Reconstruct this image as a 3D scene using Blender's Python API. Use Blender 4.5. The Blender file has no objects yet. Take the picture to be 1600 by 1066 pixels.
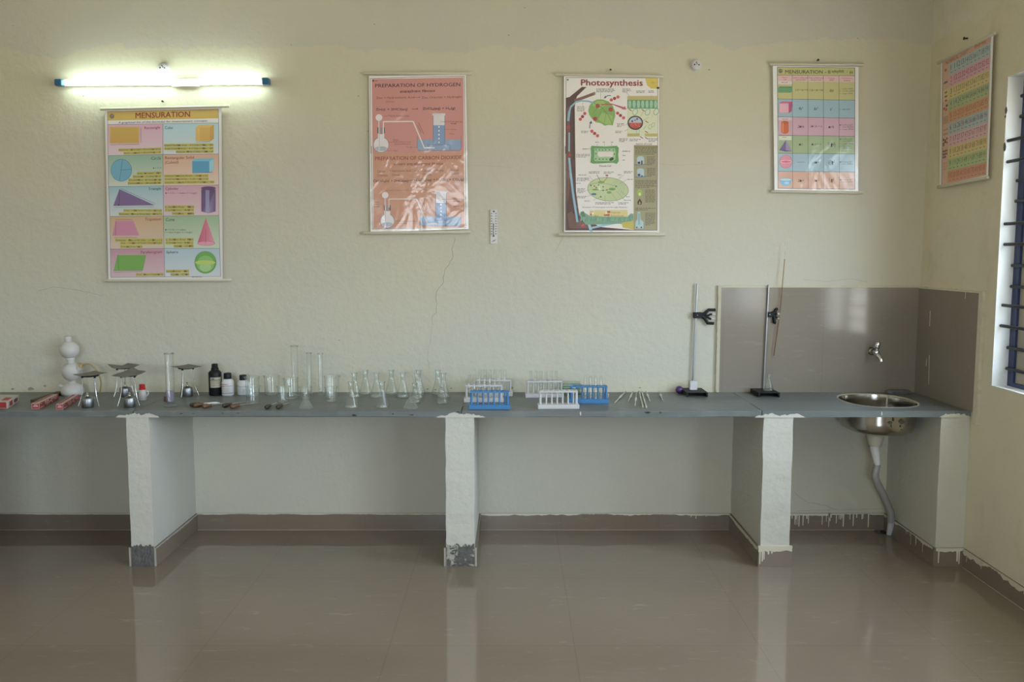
SKY_COL, SKY_STR, TUBE_STR, EXPOSURE = (0.71, 0.86, 1.02), 11.0, 9.0, 0.82
import bpy, math, random
from mathutils import Vector, Matrix
random.seed(7)
PI = math.pi
S = bpy.context.scene
COL = S.collection

# ------------------------------------------------------------------ camera
F_PX, CAM_D, CAM_H, PITCH = 1378.6, 5.293, 1.687, 0.098
cam_data = bpy.data.cameras.new('camera')
cam_data.lens = F_PX / 1600 * 36
cam_data.sensor_width = 36
cam = bpy.data.objects.new('camera', cam_data)
COL.objects.link(cam)
cam.location = (0, -CAM_D, CAM_H)
cam.rotation_euler = (PI / 2 - PITCH, 0, 0)
S.camera = cam
CP, SP = math.cos(PITCH), math.sin(PITCH)

def ray(u, v):
    a, b = (u - 800) / F_PX, -(v - 533) / F_PX
    return Vector((a, CP + b * SP, -SP + b * CP))

def on_y(u, v, y):            # where the sight line of a pixel meets the plane y
    d = ray(u, v); t = (y + CAM_D) / d.y
    return Vector((d.x * t, y, CAM_H + d.z * t))

def on_x(u, v, x):
    d = ray(u, v); t = x / d.x
    return Vector((x, -CAM_D + d.y * t, CAM_H + d.z * t))

def on_z(u, v, z):
    d = ray(u, v); t = (z - CAM_H) / d.z
    return Vector((d.x * t, -CAM_D + d.y * t, z))

def scale_at(y):              # pixels per metre at depth y
    return F_PX / (CAM_D + y)

# ------------------------------------------------------------------ dims
XR, XL, YF, ZC = 2.449, -4.2, -9.6, 3.4
CT, CD, CTH = 0.855, 0.645, 0.034       # counter top, depth, slab thickness

# ------------------------------------------------------------------ materials
def lin(c):
    return tuple((x / 255 / 12.92) if x / 255 <= 0.04045 else ((x / 255 + 0.055) / 1.055) ** 2.4 for x in c)

def nmat(name):
    m = bpy.data.materials.new(name); m.use_nodes = True
    nt = m.node_tree; b = nt.nodes['Principled BSDF']
    return m, nt, b

def plain(name, col, rough=0.5, metal=0.0, spec=0.5, coat=0.0, noise=0.0, nscale=20.0, bump=0.0, emit=0.0, alpha=None, trans=0.0):
    m, nt, b = nmat(name)
    c = (*col, 1)
    b.inputs['Base Color'].default_value = c
    b.inputs['Roughness'].default_value = rough
    b.inputs['Metallic'].default_value = metal
    b.inputs['Specular IOR Level'].default_value = spec
    b.inputs['Coat Weight'].default_value = coat
    b.inputs['Coat Roughness'].default_value = 0.1
    if trans: b.inputs['Transmission Weight'].default_value = trans
    if emit:
        b.inputs['Emission Color'].default_value = c
        b.inputs['Emission Strength'].default_value = emit
    if noise or bump:
        tc = nt.nodes.new('ShaderNodeTexCoord')
        n = nt.nodes.new('ShaderNodeTexNoise'); n.inputs['Scale'].default_value = nscale; n.inputs['Detail'].default_value = 5
        nt.links.new(tc.outputs['Object'], n.inputs['Vector'])
        if noise:
            mx = nt.nodes.new('ShaderNodeMix'); mx.data_type = 'RGBA'
            mx.inputs['A'].default_value = tuple(x * (1 - noise) for x in col) + (1,)
            mx.inputs['B'].default_value = tuple(min(1, x * (1 + noise)) for x in col) + (1,)
            nt.links.new(n.outputs['Fac'], mx.inputs['Factor'])
            nt.links.new(mx.outputs['Result'], b.inputs['Base Color'])
        if bump:
            bp = nt.nodes.new('ShaderNodeBump'); bp.inputs['Strength'].default_value = bump; bp.inputs['Distance'].default_value = 0.01
            nt.links.new(n.outputs['Fac'], bp.inputs['Height'])
            nt.links.new(bp.outputs['Normal'], b.inputs['Normal'])
    return m

class NT:                      # tiny node helper
    def __init__(s, nt): s.nt = nt
    def n(s, t, **kw):
        x = s.nt.nodes.new(t)
        for k, v in kw.items():
            if hasattr(x, k): setattr(x, k, v)
            else: x.inputs[k].default_value = v
        return x
    def l(s, a, b): s.nt.links.new(a, b)
    def math(s, op, a, b=None, clamp=False):
        x = s.nt.nodes.new('ShaderNodeMath'); x.operation = op; x.use_clamp = clamp
        for i, q in enumerate((a, b)):
            if q is None: continue
            if isinstance(q, (int, float)): x.inputs[i].default_value = q
            else: s.l(q, x.inputs[i])
        return x.outputs[0]
    def mix(s, f, a, b):
        x = s.nt.nodes.new('ShaderNodeMix'); x.data_type = 'RGBA'
        for nm, q in (('Factor', f), ('A', a), ('B', b)):
            if isinstance(q, (int, float)): x.inputs[nm].default_value = q
            elif isinstance(q, tuple): x.inputs[nm].default_value = (*q, 1) if len(q) == 3 else q
            else: s.l(q, x.inputs[nm])
        return x.outputs['Result']
    def noise(s, vec, scale, detail=4, rough=0.55, dist=0.0):
        x = s.nt.nodes.new('ShaderNodeTexNoise')
        x.inputs['Scale'].default_value = scale; x.inputs['Detail'].default_value = detail
        x.inputs['Roughness'].default_value = rough; x.inputs['Distortion'].default_value = dist
        s.l(vec, x.inputs['Vector']); return x.outputs['Fac']
    def smooth(s, v, lo, hi):
        x = s.nt.nodes.new('ShaderNodeMapRange'); x.interpolation_type = 'SMOOTHSTEP'
        s.l(v, x.inputs['Value']); x.inputs['From Min'].default_value = lo; x.inputs['From Max'].default_value = hi
        return x.outputs['Result']

WALL_GREY, WALL_YEL = (0.585, 0.562, 0.470), (0.635, 0.597, 0.455)

def wall_material(name, patches=True, base=WALL_GREY, yel=WALL_YEL, dirt=0.0):
    m, nt, b = nmat(name); N = NT(nt)
    tc = N.n('ShaderNodeTexCoord'); P = tc.outputs['Object']
    sep = N.n('ShaderNodeSeparateXYZ'); N.l(P, sep.inputs[0])
    z = sep.outputs['Z']; x = sep.outputs['X']
    big = N.noise(P, 1.1, 5, 0.6, 0.4)
    med = N.noise(P, 5.0, 4)
    f = N.smooth(big, 0.46, 0.68)
    f = N.math('MULTIPLY', f, 0.55)
    if patches:
        # the over-painted yellow band high on the wall, with a wavy upper edge
        wav = N.math('MULTIPLY', N.math('SUBTRACT', N.noise(P, 1.6, 5, 0.65), 0.5), 0.42)
        zz = N.math('ADD', z, wav)
        lo = N.smooth(zz, 2.25, 2.62)
        hi = N.math('SUBTRACT', 1.0, N.smooth(zz, 2.885, 2.895))
        band = N.math('MULTIPLY', lo, hi)
        f = N.math('MAXIMUM', f, N.math('MULTIPLY', band, 1.0))
        # yellow patch toward the right end of the wall
        xx = N.math('ADD', x, N.math('MULTIPLY', wav, 1.6))
        side = N.math('MULTIPLY', N.smooth(xx, 2.0, 2.25), N.math('SUBTRACT', 1.0, N.smooth(zz, 2.5, 2.75)))
        f = N.math('MAXIMUM', f, N.math('MULTIPLY', side, 0.75))
        # yellow damp line above the counter
        lowb = N.math('MULTIPLY', N.math('SUBTRACT', 1.0, N.smooth(N.math('ADD', z, N.math('MULTIPLY', wav, 0.25)), 0.86, 1.0)), N.smooth(z, 0.8, 0.84))
        f = N.math('MAXIMUM', f, N.math('MULTIPLY', lowb, 0.8))
    col = N.mix(f, base, yel)
    sp = N.smooth(N.noise(P, 38, 2, 0.5), 0.73, 0.8)
    col = N.mix(N.math('MULTIPLY', sp, 0.22), col, (0.33, 0.31, 0.26))
    col = N.mix(N.math('MULTIPLY', N.math('SUBTRACT', med, 0.5), 0.25, True), col, (0.42, 0.41, 0.36))
    if dirt:
        d = N.smooth(N.noise(P, 2.3, 6, 0.7, 0.6), 0.5, 0.72)
        col = N.mix(N.math('MULTIPLY', d, dirt), col, (0.40, 0.33, 0.17))
    N.l(col, b.inputs['Base Color'])
    b.inputs['Roughness'].default_value = 0.62
    b.inputs['Specular IOR Level'].default_value = 0.25
    bp = N.n('ShaderNodeBump', Strength=0.35, Distance=0.012)
    h = N.math('ADD', N.noise(P, 26, 4, 0.6), N.math('MULTIPLY', N.noise(P, 4, 3), 1.3))
    N.l(h, bp.inputs['Height']); N.l(bp.outputs['Normal'], b.inputs['Normal'])
    return m

def tile_material(name, base, vein, joints=None, rough=0.1, spec=0.5, bump=0.0):
    m, nt, b = nmat(name); N = NT(nt)
    tc = N.n('ShaderNodeTexCoord'); P = tc.outputs['Object']
    mp = N.n('ShaderNodeMapping'); N.l(P, mp.inputs[0]); mp.inputs['Rotation'].default_value = (0.4, 0.3, 0.55); mp.inputs['Scale'].default_value = (1, 4.5, 4.5)
    v = N.smooth(N.noise(mp.outputs[0], 6.5, 6, 0.7, 0.8), 0.57, 0.74)
    cl = N.noise(P, 2.2, 4)
    col = N.mix(cl, tuple(x * 0.93 for x in base), tuple(x * 1.07 for x in base))
    col = N.mix(N.math('MULTIPLY', v, 0.40), col, vein)
    if joints:
        sep = N.n('ShaderNodeSeparateXYZ'); N.l(P, sep.inputs[0])
        js = None
        for ax, (step, off, w) in joints.items():
            t = N.math('ADD', sep.outputs[ax], 50 * step - off)
            fr = N.math('FRACT', N.math('DIVIDE', t, step))
            d = N.math('MINIMUM', fr, N.math('SUBTRACT', 1.0, fr))
            j = N.math('LESS_THAN', d, w / step / 2)
            js = j if js is None else N.math('MAXIMUM', js, j)
        col = N.mix(N.math('MULTIPLY', js, 0.28), col, tuple(x * 0.55 for x in base))
    N.l(col, b.inputs['Base Color'])
    b.inputs['Roughness'].default_value = rough
    b.inputs['Specular IOR Level'].default_value = spec
    if bump:
        bp = N.n('ShaderNodeBump', Strength=bump, Distance=0.004)
        N.l(N.noise(P, 2.0, 3), bp.inputs['Height']); N.l(bp.outputs['Normal'], b.inputs['Normal'])
    return m

def glass_material(name, tint=(0.97, 0.985, 0.975), edge=(0.46, 0.53, 0.51), refl=1.5, rough=0.03, haze=0.0):
    # thin-walled glass: see-through, mirror-like by Fresnel, greener where the sight line runs along the wall
    m, nt, b = nmat(name); nt.nodes.remove(b); N = NT(nt)
    out = nt.nodes['Material Output']
    lw = N.n('ShaderNodeLayerWeight', Blend=0.5)          # facing = 1 - |cos|
    f4 = N.math('POWER', lw.outputs['Facing'], 4.0)
    tr = N.n('ShaderNodeBsdfTransparent'); N.l(N.mix(f4, tint, edge), tr.inputs['Color'])
    gl = N.n('ShaderNodeBsdfGlossy', Roughness=rough)
    f5 = N.math('POWER', lw.outputs['Facing'], 5.0)
    fr = N.math('ADD', 0.04, N.math('MULTIPLY', f5, 0.75))
    mx = N.n('ShaderNodeMixShader'); N.l(N.math('MULTIPLY', fr, refl, True), mx.inputs[0])
    N.l(tr.outputs[0], mx.inputs[1]); N.l(gl.outputs[0], mx.inputs[2])
    if haze:                                     # white diffuse haze mixed in, strongest along the outline, so the glass shows
        df = N.n('ShaderNodeBsdfDiffuse'); df.inputs['Color'].default_value = (0.8, 0.82, 0.82, 1)
        hz = N.n('ShaderNodeMixShader'); N.l(N.math('ADD', haze * .5, N.math('MULTIPLY', f4, haze * 2.5), True), hz.inputs[0]); N.l(mx.outputs[0], hz.inputs[1]); N.l(df.outputs[0], hz.inputs[2]); mx = hz
    N.l(mx.outputs[0], out.inputs['Surface'])
    return m

def print_material(name, rough=0.16, bump=0.5):
    m, nt, b = nmat(name); N = NT(nt)
    at = N.n('ShaderNodeAttribute'); at.attribute_name = 'ink'
    N.l(at.outputs['Color'], b.inputs['Base Color'])
    b.inputs['Roughness'].default_value = 0.5
    b.inputs['Specular IOR Level'].default_value = 0.3
    b.inputs['Coat Weight'].default_value = 1.0
    b.inputs['Coat Roughness'].default_value = rough
    tc = N.n('ShaderNodeTexCoord')
    bp = N.n('ShaderNodeBump', Strength=bump, Distance=0.02)
    N.l(N.noise(tc.outputs['Object'], 5.5, 3, 0.55, 0.5), bp.inputs['Height'])
    N.l(bp.outputs['Normal'], b.inputs['Coat Normal'])
    return m

M = {}
M['wall'] = wall_material('cream_wall_paint')
M['wall_side'] = wall_material('cream_wall_paint_stained', True, (0.74, 0.69, 0.555), (0.72, 0.655, 0.485), 0.2)
M['pier'] = wall_material('cream_pier_paint', False, (0.585, 0.57, 0.51), (0.57, 0.55, 0.47))
M['ceil'] = plain('ceiling_paint', (0.82, 0.80, 0.73), 0.8)
M['rear'] = plain('pale_cream_paint', (0.72, 0.69, 0.58), 0.7)
M['floor'] = tile_material('vitrified_floor_tile', (0.262, 0.212, 0.162), (0.42, 0.37, 0.31), {'X': (0.8, 0.27, 0.004), 'Y': (0.8, -0.02, 0.004)}, 0.06, 0.62, 0.05)
M['skirt'] = tile_material('skirting_tile', (0.215, 0.170, 0.128), (0.33, 0.28, 0.22), {'X': (0.6, 0.3, 0.003), 'Y': (0.6, 0.3, 0.003)}, 0.22)
M['splash'] = tile_material('splashback_tile', (0.265, 0.228, 0.185), (0.38, 0.34, 0.29), {'X': (0.6, 0.018, 0.003)}, 0.12)
M['cream'] = plain('cream_trim_paint', (0.58, 0.54, 0.41), 0.6, noise=0.12, nscale=30, bump=0.2)
M['drip'] = plain('dripped_cream_paint', (0.66, 0.62, 0.50), 0.55)
M['white_paint'] = plain('white_reveal_paint', (0.86, 0.87, 0.86), 0.6, noise=0.05, nscale=8, bump=0.15)
M['cement'] = plain('bare_cement', (0.125, 0.122, 0.118), 0.9, noise=0.35, nscale=38, bump=0.8)
M['dark'] = plain('dark_gap', (0.03, 0.028, 0.025), 0.9)
M['seam'] = plain('plaster_seam', (0.44, 0.42, 0.33), 0.8)
M['sink_dirt'] = plain('dried_dirt', (0.13, 0.11, 0.085), 0.7)
M['edge'] = plain('tile_edge_mortar', (0.40, 0.38, 0.33), 0.8)
M['joint'] = plain('pale_cement_joint', (0.26, 0.25, 0.22), 0.8)
M['crack'] = plain('plaster_crack', (0.27, 0.26, 0.22), 0.9)
M['grime'] = plain('grime_stain', (0.34, 0.31, 0.24), 0.9)
M['pvc'] = plain('cream_pvc', (0.62, 0.58, 0.47), 0.35)
M['print'] = print_material('laminated_print')
M['steel'] = plain('steel', (0.62, 0.62, 0.62), 0.22, 1.0)
M['dull_steel'] = plain('dull_grey_metal', (0.30, 0.31, 0.32), 0.38, 1.0, noise=0.15)
M['sink'] = plain('stained_stainless_steel', (0.46, 0.43, 0.38), 0.20, 1.0, noise=0.22, nscale=12)
M['chrome'] = plain('chrome', (0.66, 0.66, 0.65), 0.10, 1.0)
M['gauze'] = plain('grey_wire_gauze', (0.185, 0.18, 0.155), 0.75, 0.2, noise=0.3, nscale=220)
M['black'] = plain('black_plastic', (0.009, 0.0095, 0.011), 0.5, spec=0.3)
M['black_iron'] = plain('black_iron', (0.010, 0.010, 0.011), 0.55, spec=0.3)
M['white_pl'] = plain('white_plastic', (0.66, 0.65, 0.66), 0.4)
M['milk'] = plain('milky_plastic', (0.57, 0.55, 0.53), 0.38)
M['rack_white'] = plain('white_rack_plastic', (0.58, 0.575, 0.58), 0.4)
M['rack_blue'] = plain('blue_rack_plastic', (0.045, 0.20, 0.44), 0.38)
M['red'] = plain('red_plastic', (0.45, 0.010, 0.016), 0.35)
M['hose'] = plain('rubber_hose', (0.40, 0.30, 0.13), 0.5)
M['wood_dark'] = plain('dark_wood', (0.085, 0.056, 0.030), 0.6, noise=0.4, nscale=30)
M['wood_red'] = plain('brown_turned_wood', (0.125, 0.062, 0.028), 0.4, noise=0.3, nscale=45)
M['wood_dk2'] = plain('dark_turned_wood', (0.050, 0.034, 0.020), 0.4, noise=0.3, nscale=45)
M['label_c'] = plain('cream_label', (0.44, 0.40, 0.30), 0.6)
M['blue_cap'] = plain('blue_lamp_holder', (0.02, 0.13, 0.26), 0.4)
M['white_metal'] = plain('white_enamel', (0.75, 0.76, 0.74), 0.4)
M['tube'] = plain('lit_tube', (0.80, 1.0, 0.93), 0.3, emit=1.0)
M['purple'] = plain('purple_rubber', (0.075, 0.03, 0.14), 0.4)
M['lilac'] = plain('lilac_plastic', (0.36, 0.30, 0.40), 0.35)
M['maroon'] = plain('maroon_stopper', (0.10, 0.028, 0.03), 0.5)
M['navy'] = plain('navy_window_paint', (0.028, 0.045, 0.13), 0.4, noise=0.25, nscale=25)
M['bar'] = plain('black_grille_bar', (0.012, 0.013, 0.018), 0.45)
M['sash'] = plain('beige_sash', (0.42, 0.38, 0.30), 0.6)
M['glass'] = glass_material('lab_glass', haze=0.05)
M['glass_hazed'] = glass_material('hazed_lab_glass', edge=(0.75, 0.8, 0.8), refl=1.8, haze=0.13)  # funnel glass, with more of the mixed-in white haze
M['rod_steel'] = plain('grey_steel_rod', (0.40, 0.42, 0.45), 0.32, 1.0)
M['glass_green'] = glass_material('green_lab_glass', (0.90, 0.96, 0.935), (0.55, 0.72, 0.68), 1.8)
M['glass_brown'] = glass_material('brown_glass', (0.80, 0.66, 0.52), (0.50, 0.36, 0.24), 0.8)
M['pane'] = glass_material('window_pane', (0.96, 0.97, 0.97), (0.9, 0.93, 0.93), 0.6)
M['rod'] = plain('pale_glass_rod', (0.46, 0.44, 0.39), 0.2, coat=0.5)
M['grey_pl'] = plain('grey_corrugated_plastic', (0.42, 0.40, 0.38), 0.5)

def mottled_material():
    m, nt, b = nmat('chipped_mottled_cement'); N = NT(nt); tc = N.n('ShaderNodeTexCoord'); P = tc.outputs['Object']
    a = N.noise(P, 38, 4, 0.6); f = N.smooth(N.noise(P, 27, 5, 0.65, 0.6), 0.50, 0.55)
    col = N.mix(f, N.mix(a, (0.075, 0.072, 0.07), (0.17, 0.165, 0.155)), (0.40, 0.385, 0.33))
    N.l(col, b.inputs['Base Color']); b.inputs['Roughness'].default_value = 0.9
    bp = N.n('ShaderNodeBump', Strength=0.8, Distance=0.01); N.l(f, bp.inputs['Height']); N.l(bp.outputs['Normal'], b.inputs['Normal'])
    return m
M['mottled'] = mottled_material()

def stone_material():
    m, nt, b = nmat('grey_stone_slab'); N = NT(nt)
    tc = N.n('ShaderNodeTexCoord'); P = tc.outputs['Object']
    mp = N.n('ShaderNodeMapping'); N.l(P, mp.inputs[0]); mp.inputs['Scale'].default_value = (0.5, 3.0, 3.0); mp.inputs['Rotation'].default_value = (0, 0, 0.12)
    a = N.noise(mp.outputs[0], 5, 6, 0.65, 0.5)
    col = N.mix(a, (0.105, 0.118, 0.112), (0.195, 0.215, 0.215))
    d = N.smooth(N.noise(P, 2.6, 5, 0.6, 0.5), 0.52, 0.7)
    col = N.mix(N.math('MULTIPLY', d, 0.35), col, (0.26, 0.27, 0.265))
    sp = N.smooth(N.noise(P, 24, 3), 0.68, 0.74)
    col = N.mix(N.math('MULTIPLY', sp, 0.25), col, (0.36, 0.35, 0.31))
    N.l(col, b.inputs['Base Color']); b.inputs['Roughness'].default_value = 0.42
    bp = N.n('ShaderNodeBump', Strength=0.25, Distance=0.006); N.l(a, bp.inputs['Height']); N.l(bp.outputs['Normal'], b.inputs['Normal'])
    return m
M['stone'] = stone_material()

# ------------------------------------------------------------------ mesh builder
class MB:
    def __init__(s): s.v, s.f, s.m, s.s, s.c = [], [], [], [], []
    def add(s, vs, fs, mat=0, smooth=False, col=None):
        o = len(s.v); s.v += [tuple(p) for p in vs]
        for f in fs:
            s.f.append(tuple(i + o for i in f)); s.m.append(mat); s.s.append(smooth); s.c.append(col)
        return s
    def box(s, x0, x1, y0, y1, z0, z1, mat=0):
        vs = [(x, y, z) for z in (z0, z1) for y in (y0, y1) for x in (x0, x1)]
        return s.add(vs, [(0, 2, 3, 1), (4, 5, 7, 6), (0, 1, 5, 4), (2, 6, 7, 3), (0, 4, 6, 2), (1, 3, 7, 5)], mat)
    def cbox(s, x0, x1, y0, y1, z0, z1, c=0.002, mat=0):     # box with chamfered edges
        def lay(z, i): return [(x0 + i + c, y0 + i, z), (x1 - i - c, y0 + i, z), (x1 - i, y0 + i + c, z), (x1 - i, y1 - i - c, z), (x1 - i - c, y1 - i, z), (x0 + i + c, y1 - i, z), (x0 + i, y1 - i - c, z), (x0 + i, y0 + i + c, z)]
        rings = [lay(z0, c), lay(z0 + c, 0), lay(z1 - c, 0), lay(z1, c)]
        return s.loft(rings, mat, False)
    def loft(s, rings, mat=0, smooth=True, caps=True, closed=True):
        n = len(rings[0]); vs = [p for r in rings for p in r]; fs = []
        for k in range(len(rings) - 1):
            for i in range(n if closed else n - 1):
                j = (i + 1) % n
                fs.append((k * n + i, k * n + j, (k + 1) * n + j, (k + 1) * n + i))
        s.add(vs, fs, mat, smooth)
        if caps:
            s.add(rings[0], [tuple(range(n - 1, -1, -1))], mat); s.add(rings[-1], [tuple(range(n))], mat)
        return s
    def lathe(s, prof, segs=28, c=(0, 0, 0), mat=0, smooth=True, fn=None):
        vs, idx = [], []
        for r, z in prof:
            if r < 1e-6: idx.append([len(vs)]); vs.append((c[0], c[1], c[2] + z))
            else:
                idx.append(list(range(len(vs), len(vs) + segs)))
                for k in range(segs):
                    a = 2 * PI * k / segs; rr, zz = (r, z) if fn is None else fn(r, z, a)
                    vs.append((c[0] + rr * math.cos(a), c[1] + rr * math.sin(a), c[2] + zz))
        fs = []
        for A, B in zip(idx, idx[1:]):
            for k in range(segs):
                j = (k + 1) % segs
                if len(A) == 1 and len(B) == 1: continue
                if len(A) == 1: fs.append((A[0], B[j], B[k]))
                elif len(B) == 1: fs.append((A[k], A[j], B[0]))
                else: fs.append((A[k], A[j], B[j], B[k]))
        return s.add(vs, fs, mat, smooth)
    def tube(s, path, r, segs=10, mat=0, caps=True, smooth=True):
        P = [Vector(p) for p in path]; n = len(P); rs = r if isinstance(r, (list, tuple)) else [r] * n
        t0 = (P[1] - P[0]).normalized()
        up = Vector((0, 0, 1)) if abs(t0.z) < 0.9 else Vector((1, 0, 0))
        x = t0.cross(up).normalized(); rings = []
        for i in range(n):
            t = (P[min(i + 1, n - 1)] - P[max(i - 1, 0)]).normalized()
            x = (x - t * x.dot(t)).normalized(); y = t.cross(x)
            rings.append([P[i] + (x * math.cos(2 * PI * k / segs) + y * math.sin(2 * PI * k / segs)) * rs[i] for k in range(segs)])
        return s.loft(rings, mat, smooth, caps)
    def ring(s, c, R, r, segs=32, ss=8, mat=0, axis='z'):
        vs, fs = [], []
        for i in range(segs):
            a = 2 * PI * i / segs
            for j in range(ss):
                b = 2 * PI * j / ss; q = R + r * math.cos(b); h = r * math.sin(b)
                p = (q * math.cos(a), q * math.sin(a), h)
                if axis == 'y': p = (p[0], p[2], p[1])
                vs.append((c[0] + p[0], c[1] + p[1], c[2] + p[2]))
                fs.append((i * ss + j, ((i + 1) % segs) * ss + j, ((i + 1) % segs) * ss + (j + 1) % ss, i * ss + (j + 1) % ss))
        return s.add(vs, fs, mat, True)
    def sphere(s, c, r, segs=24, rings=14, mat=0, sx=1, sz=1):
        return s.lathe([(r * math.sin(PI * k / rings) * sx, -r * math.cos(PI * k / rings) * sz) for k in range(rings + 1)], segs, c, mat)
    def xform(s, mtx, start=0):
        for i in range(start, len(s.v)): s.v[i] = tuple(mtx @ Vector(s.v[i]))
        return s
    def build(s, name, mats, parent=None, origin=None, loc=None, fix=True):
        o = Vector(origin) if origin is not None else Vector((0, 0, 0))
        me = bpy.data.meshes.new(name)
        me.from_pydata([tuple(Vector(p) - o) for p in s.v], [], s.f)
        for m in (mats if isinstance(mats, (list, tuple)) else [mats]):
            me.materials.append(M[m] if isinstance(m, str) else m)
        me.polygons.foreach_set('material_index', s.m); me.polygons.foreach_set('use_smooth', s.s)
        if any(c is not None for c in s.c):
            at = me.color_attributes.new('ink', 'FLOAT_COLOR', 'CORNER')
            for p, c in zip(me.polygons, s.c):
                if c is None: c = (0.5, 0.5, 0.5)
                for k, li in enumerate(p.loop_indices):
                    q = c[k] if isinstance(c[0], (tuple, list)) else c
                    at.data[li].color = (*q, 1)
        if fix:
            import bmesh
            bm = bmesh.new(); bm.from_mesh(me); bmesh.ops.recalc_face_normals(bm, faces=bm.faces); bm.to_mesh(me); bm.free()
        me.update()
        ob = bpy.data.objects.new(name, me); COL.objects.link(ob)
        if parent is not None: ob.parent = parent
        if loc is not None: ob.location = loc
        elif origin is not None and parent is None: ob.location = o
        return ob

def tag(o, label=None, cat=None, group=None, kind=None):
    if label: o['label'] = label
    if cat: o['category'] = cat
    if group: o['group'] = group
    if kind: o['kind'] = kind
    return o

def thing(name, label, cat, loc=(0, 0, 0), rz=0.0, group=None, kind=None):
    o = bpy.data.objects.new(name, None); COL.objects.link(o)
    o.empty_display_size = 0.05; o.location = loc; o.rotation_euler = (0, 0, rz)
    return tag(o, label, cat, group, kind)

def copy_tree(o, parent=None):
    c = o.copy(); COL.objects.link(c)
    if parent is not None: c.parent = parent
    for ch in list(o.children): copy_tree(ch, c)
    return c

_proto = {}
def place(key, maker, loc, label, rz=0.0, group=None):
    if key not in _proto: o = _proto[key] = maker()
    else: o = copy_tree(_proto[key])
    o.location = loc; o.rotation_euler = (0, 0, rz); o['label'] = label
    if group: o['group'] = group
    return o

def struct(ob, label=None): return tag(ob, label, None, None, 'structure')
# ================================================================== THE ROOM
def ribbon(mb, pts, w, nrm, mat=0):        # thin line of paint / crack along points
    nrm = Vector(nrm); P = [Vector(p) for p in pts]; vs = []
    for i, p in enumerate(P):
        t = (P[min(i + 1, len(P) - 1)] - P[max(i - 1, 0)]).normalized(); s = t.cross(nrm).normalized()
        ww = w * (0.6 + 0.8 * random.random()) / 2
        vs += [p - s * ww, p + s * ww]
    mb.add(vs, [(2 * i, 2 * i + 1, 2 * i + 3, 2 * i + 2) for i in range(len(P) - 1)], mat)

def holed_wall(fn, a0, a1, b0, b1, holes, t0, t1, mat=0, rev=1):
    """a wall slab with rectangular openings; fn(a, b, t) -> point"""
    mb = MB()
    A = sorted({a0, a1, *[h[0] for h in holes], *[h[1] for h in holes]})
    B = sorted({b0, b1, *[h[2] for h in holes], *[h[3] for h in holes]})
    for i in range(len(A) - 1):
        for j in range(len(B) - 1):
            ca, cb = (A[i] + A[i + 1]) / 2, (B[j] + B[j + 1]) / 2
            if any(h[0] < ca < h[1] and h[2] < cb < h[3] for h in holes): continue
            for t in (t0, t1):
                mb.add([fn(A[i], B[j], t), fn(A[i + 1], B[j], t), fn(A[i + 1], B[j + 1], t), fn(A[i], B[j + 1], t)], [(0, 1, 2, 3)], mat)
    def rim(x0, x1, y0, y1, m):
        c = [(x0, y0), (x1, y0), (x1, y1), (x0, y1)]
        for k in range(4):
            p, q = c[k], c[(k + 1) % 4]
            mb.add([fn(*p, t0), fn(*q, t0), fn(*q, t1), fn(*p, t1)], [(0, 1, 2, 3)], m)
    rim(a0, a1, b0, b1, mat)
    for h in holes: rim(*h, rev)
    return mb

# window positions
wb, wt = on_x(1551, 603, XR), on_x(1573.5, 120.5, XR)
WY0 = (wb.y + wt.y) / 2; WZ0, WZ1 = wb.z, wt.z; WY1 = WY0 - 1.25
W2 = (-4.75, -3.3); W3 = (-6.5, -5.1)

mb = MB().box(XL - .2, XR + .25, YF - .2, 0.2, -0.1, 0)
struct(mb.build('floor', 'floor'), 'glossy beige brown vitrified tile floor')
mb = MB().box(XL - .2, XR + .25, YF - .2, 0.2, ZC, ZC + .12)
struct(mb.build('ceiling', 'ceil'), 'plain cream ceiling')

mb = MB().box(XL, XR, 0, 0.2, 0, ZC)
def crack(pts, w=0.0022, m=1, jit=1.2):
    out = []
    for (u0, v0), (u1, v1) in zip(pts, pts[1:]):
        n = max(2, int(math.hypot(u1 - u0, v1 - v0) / 5))
        for k in range(n):
            t = k / n; out.append(on_y(u0 + (u1 - u0) * t + random.uniform(-jit, jit), v0 + (v1 - v0) * t + random.uniform(-.5, .5), -0.0006))
    out.append(on_y(*pts[-1], -0.0006)); ribbon(mb, out, w, (0, -1, 0), m)
crack([(711, 372), (707, 389), (709, 401), (701, 414), (694, 422), (693, 434), (694, 441), (686, 450), (681, 460), (682, 475), (682, 488), (674, 495), (676, 508)])
crack([(676, 508), (673, 530), (668, 552), (671, 575)], 0.0012)
crack([(60, 455), (85, 449), (120, 453), (160, 462)], 0.0013)
crack([(868, 395), (874, 378), (884, 366)], 0.0012)
crack([(690, 262), (745, 258), (800, 262)], 0.0010, 3, 0.8)
crack([(1010, 255), (1060, 258), (1100, 256)], 0.0012, 3, 0.8)
crack([(1255, 437), (1290, 440), (1330, 436), (1356, 441)], 0.0025, 3)
crack([(1240, 770), (1262, 785), (1290, 790), (1308, 797)], 0.0016)
crack([(1245, 799), (1300, 797), (1345, 796), (1385, 795)], 0.003, 3)
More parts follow.
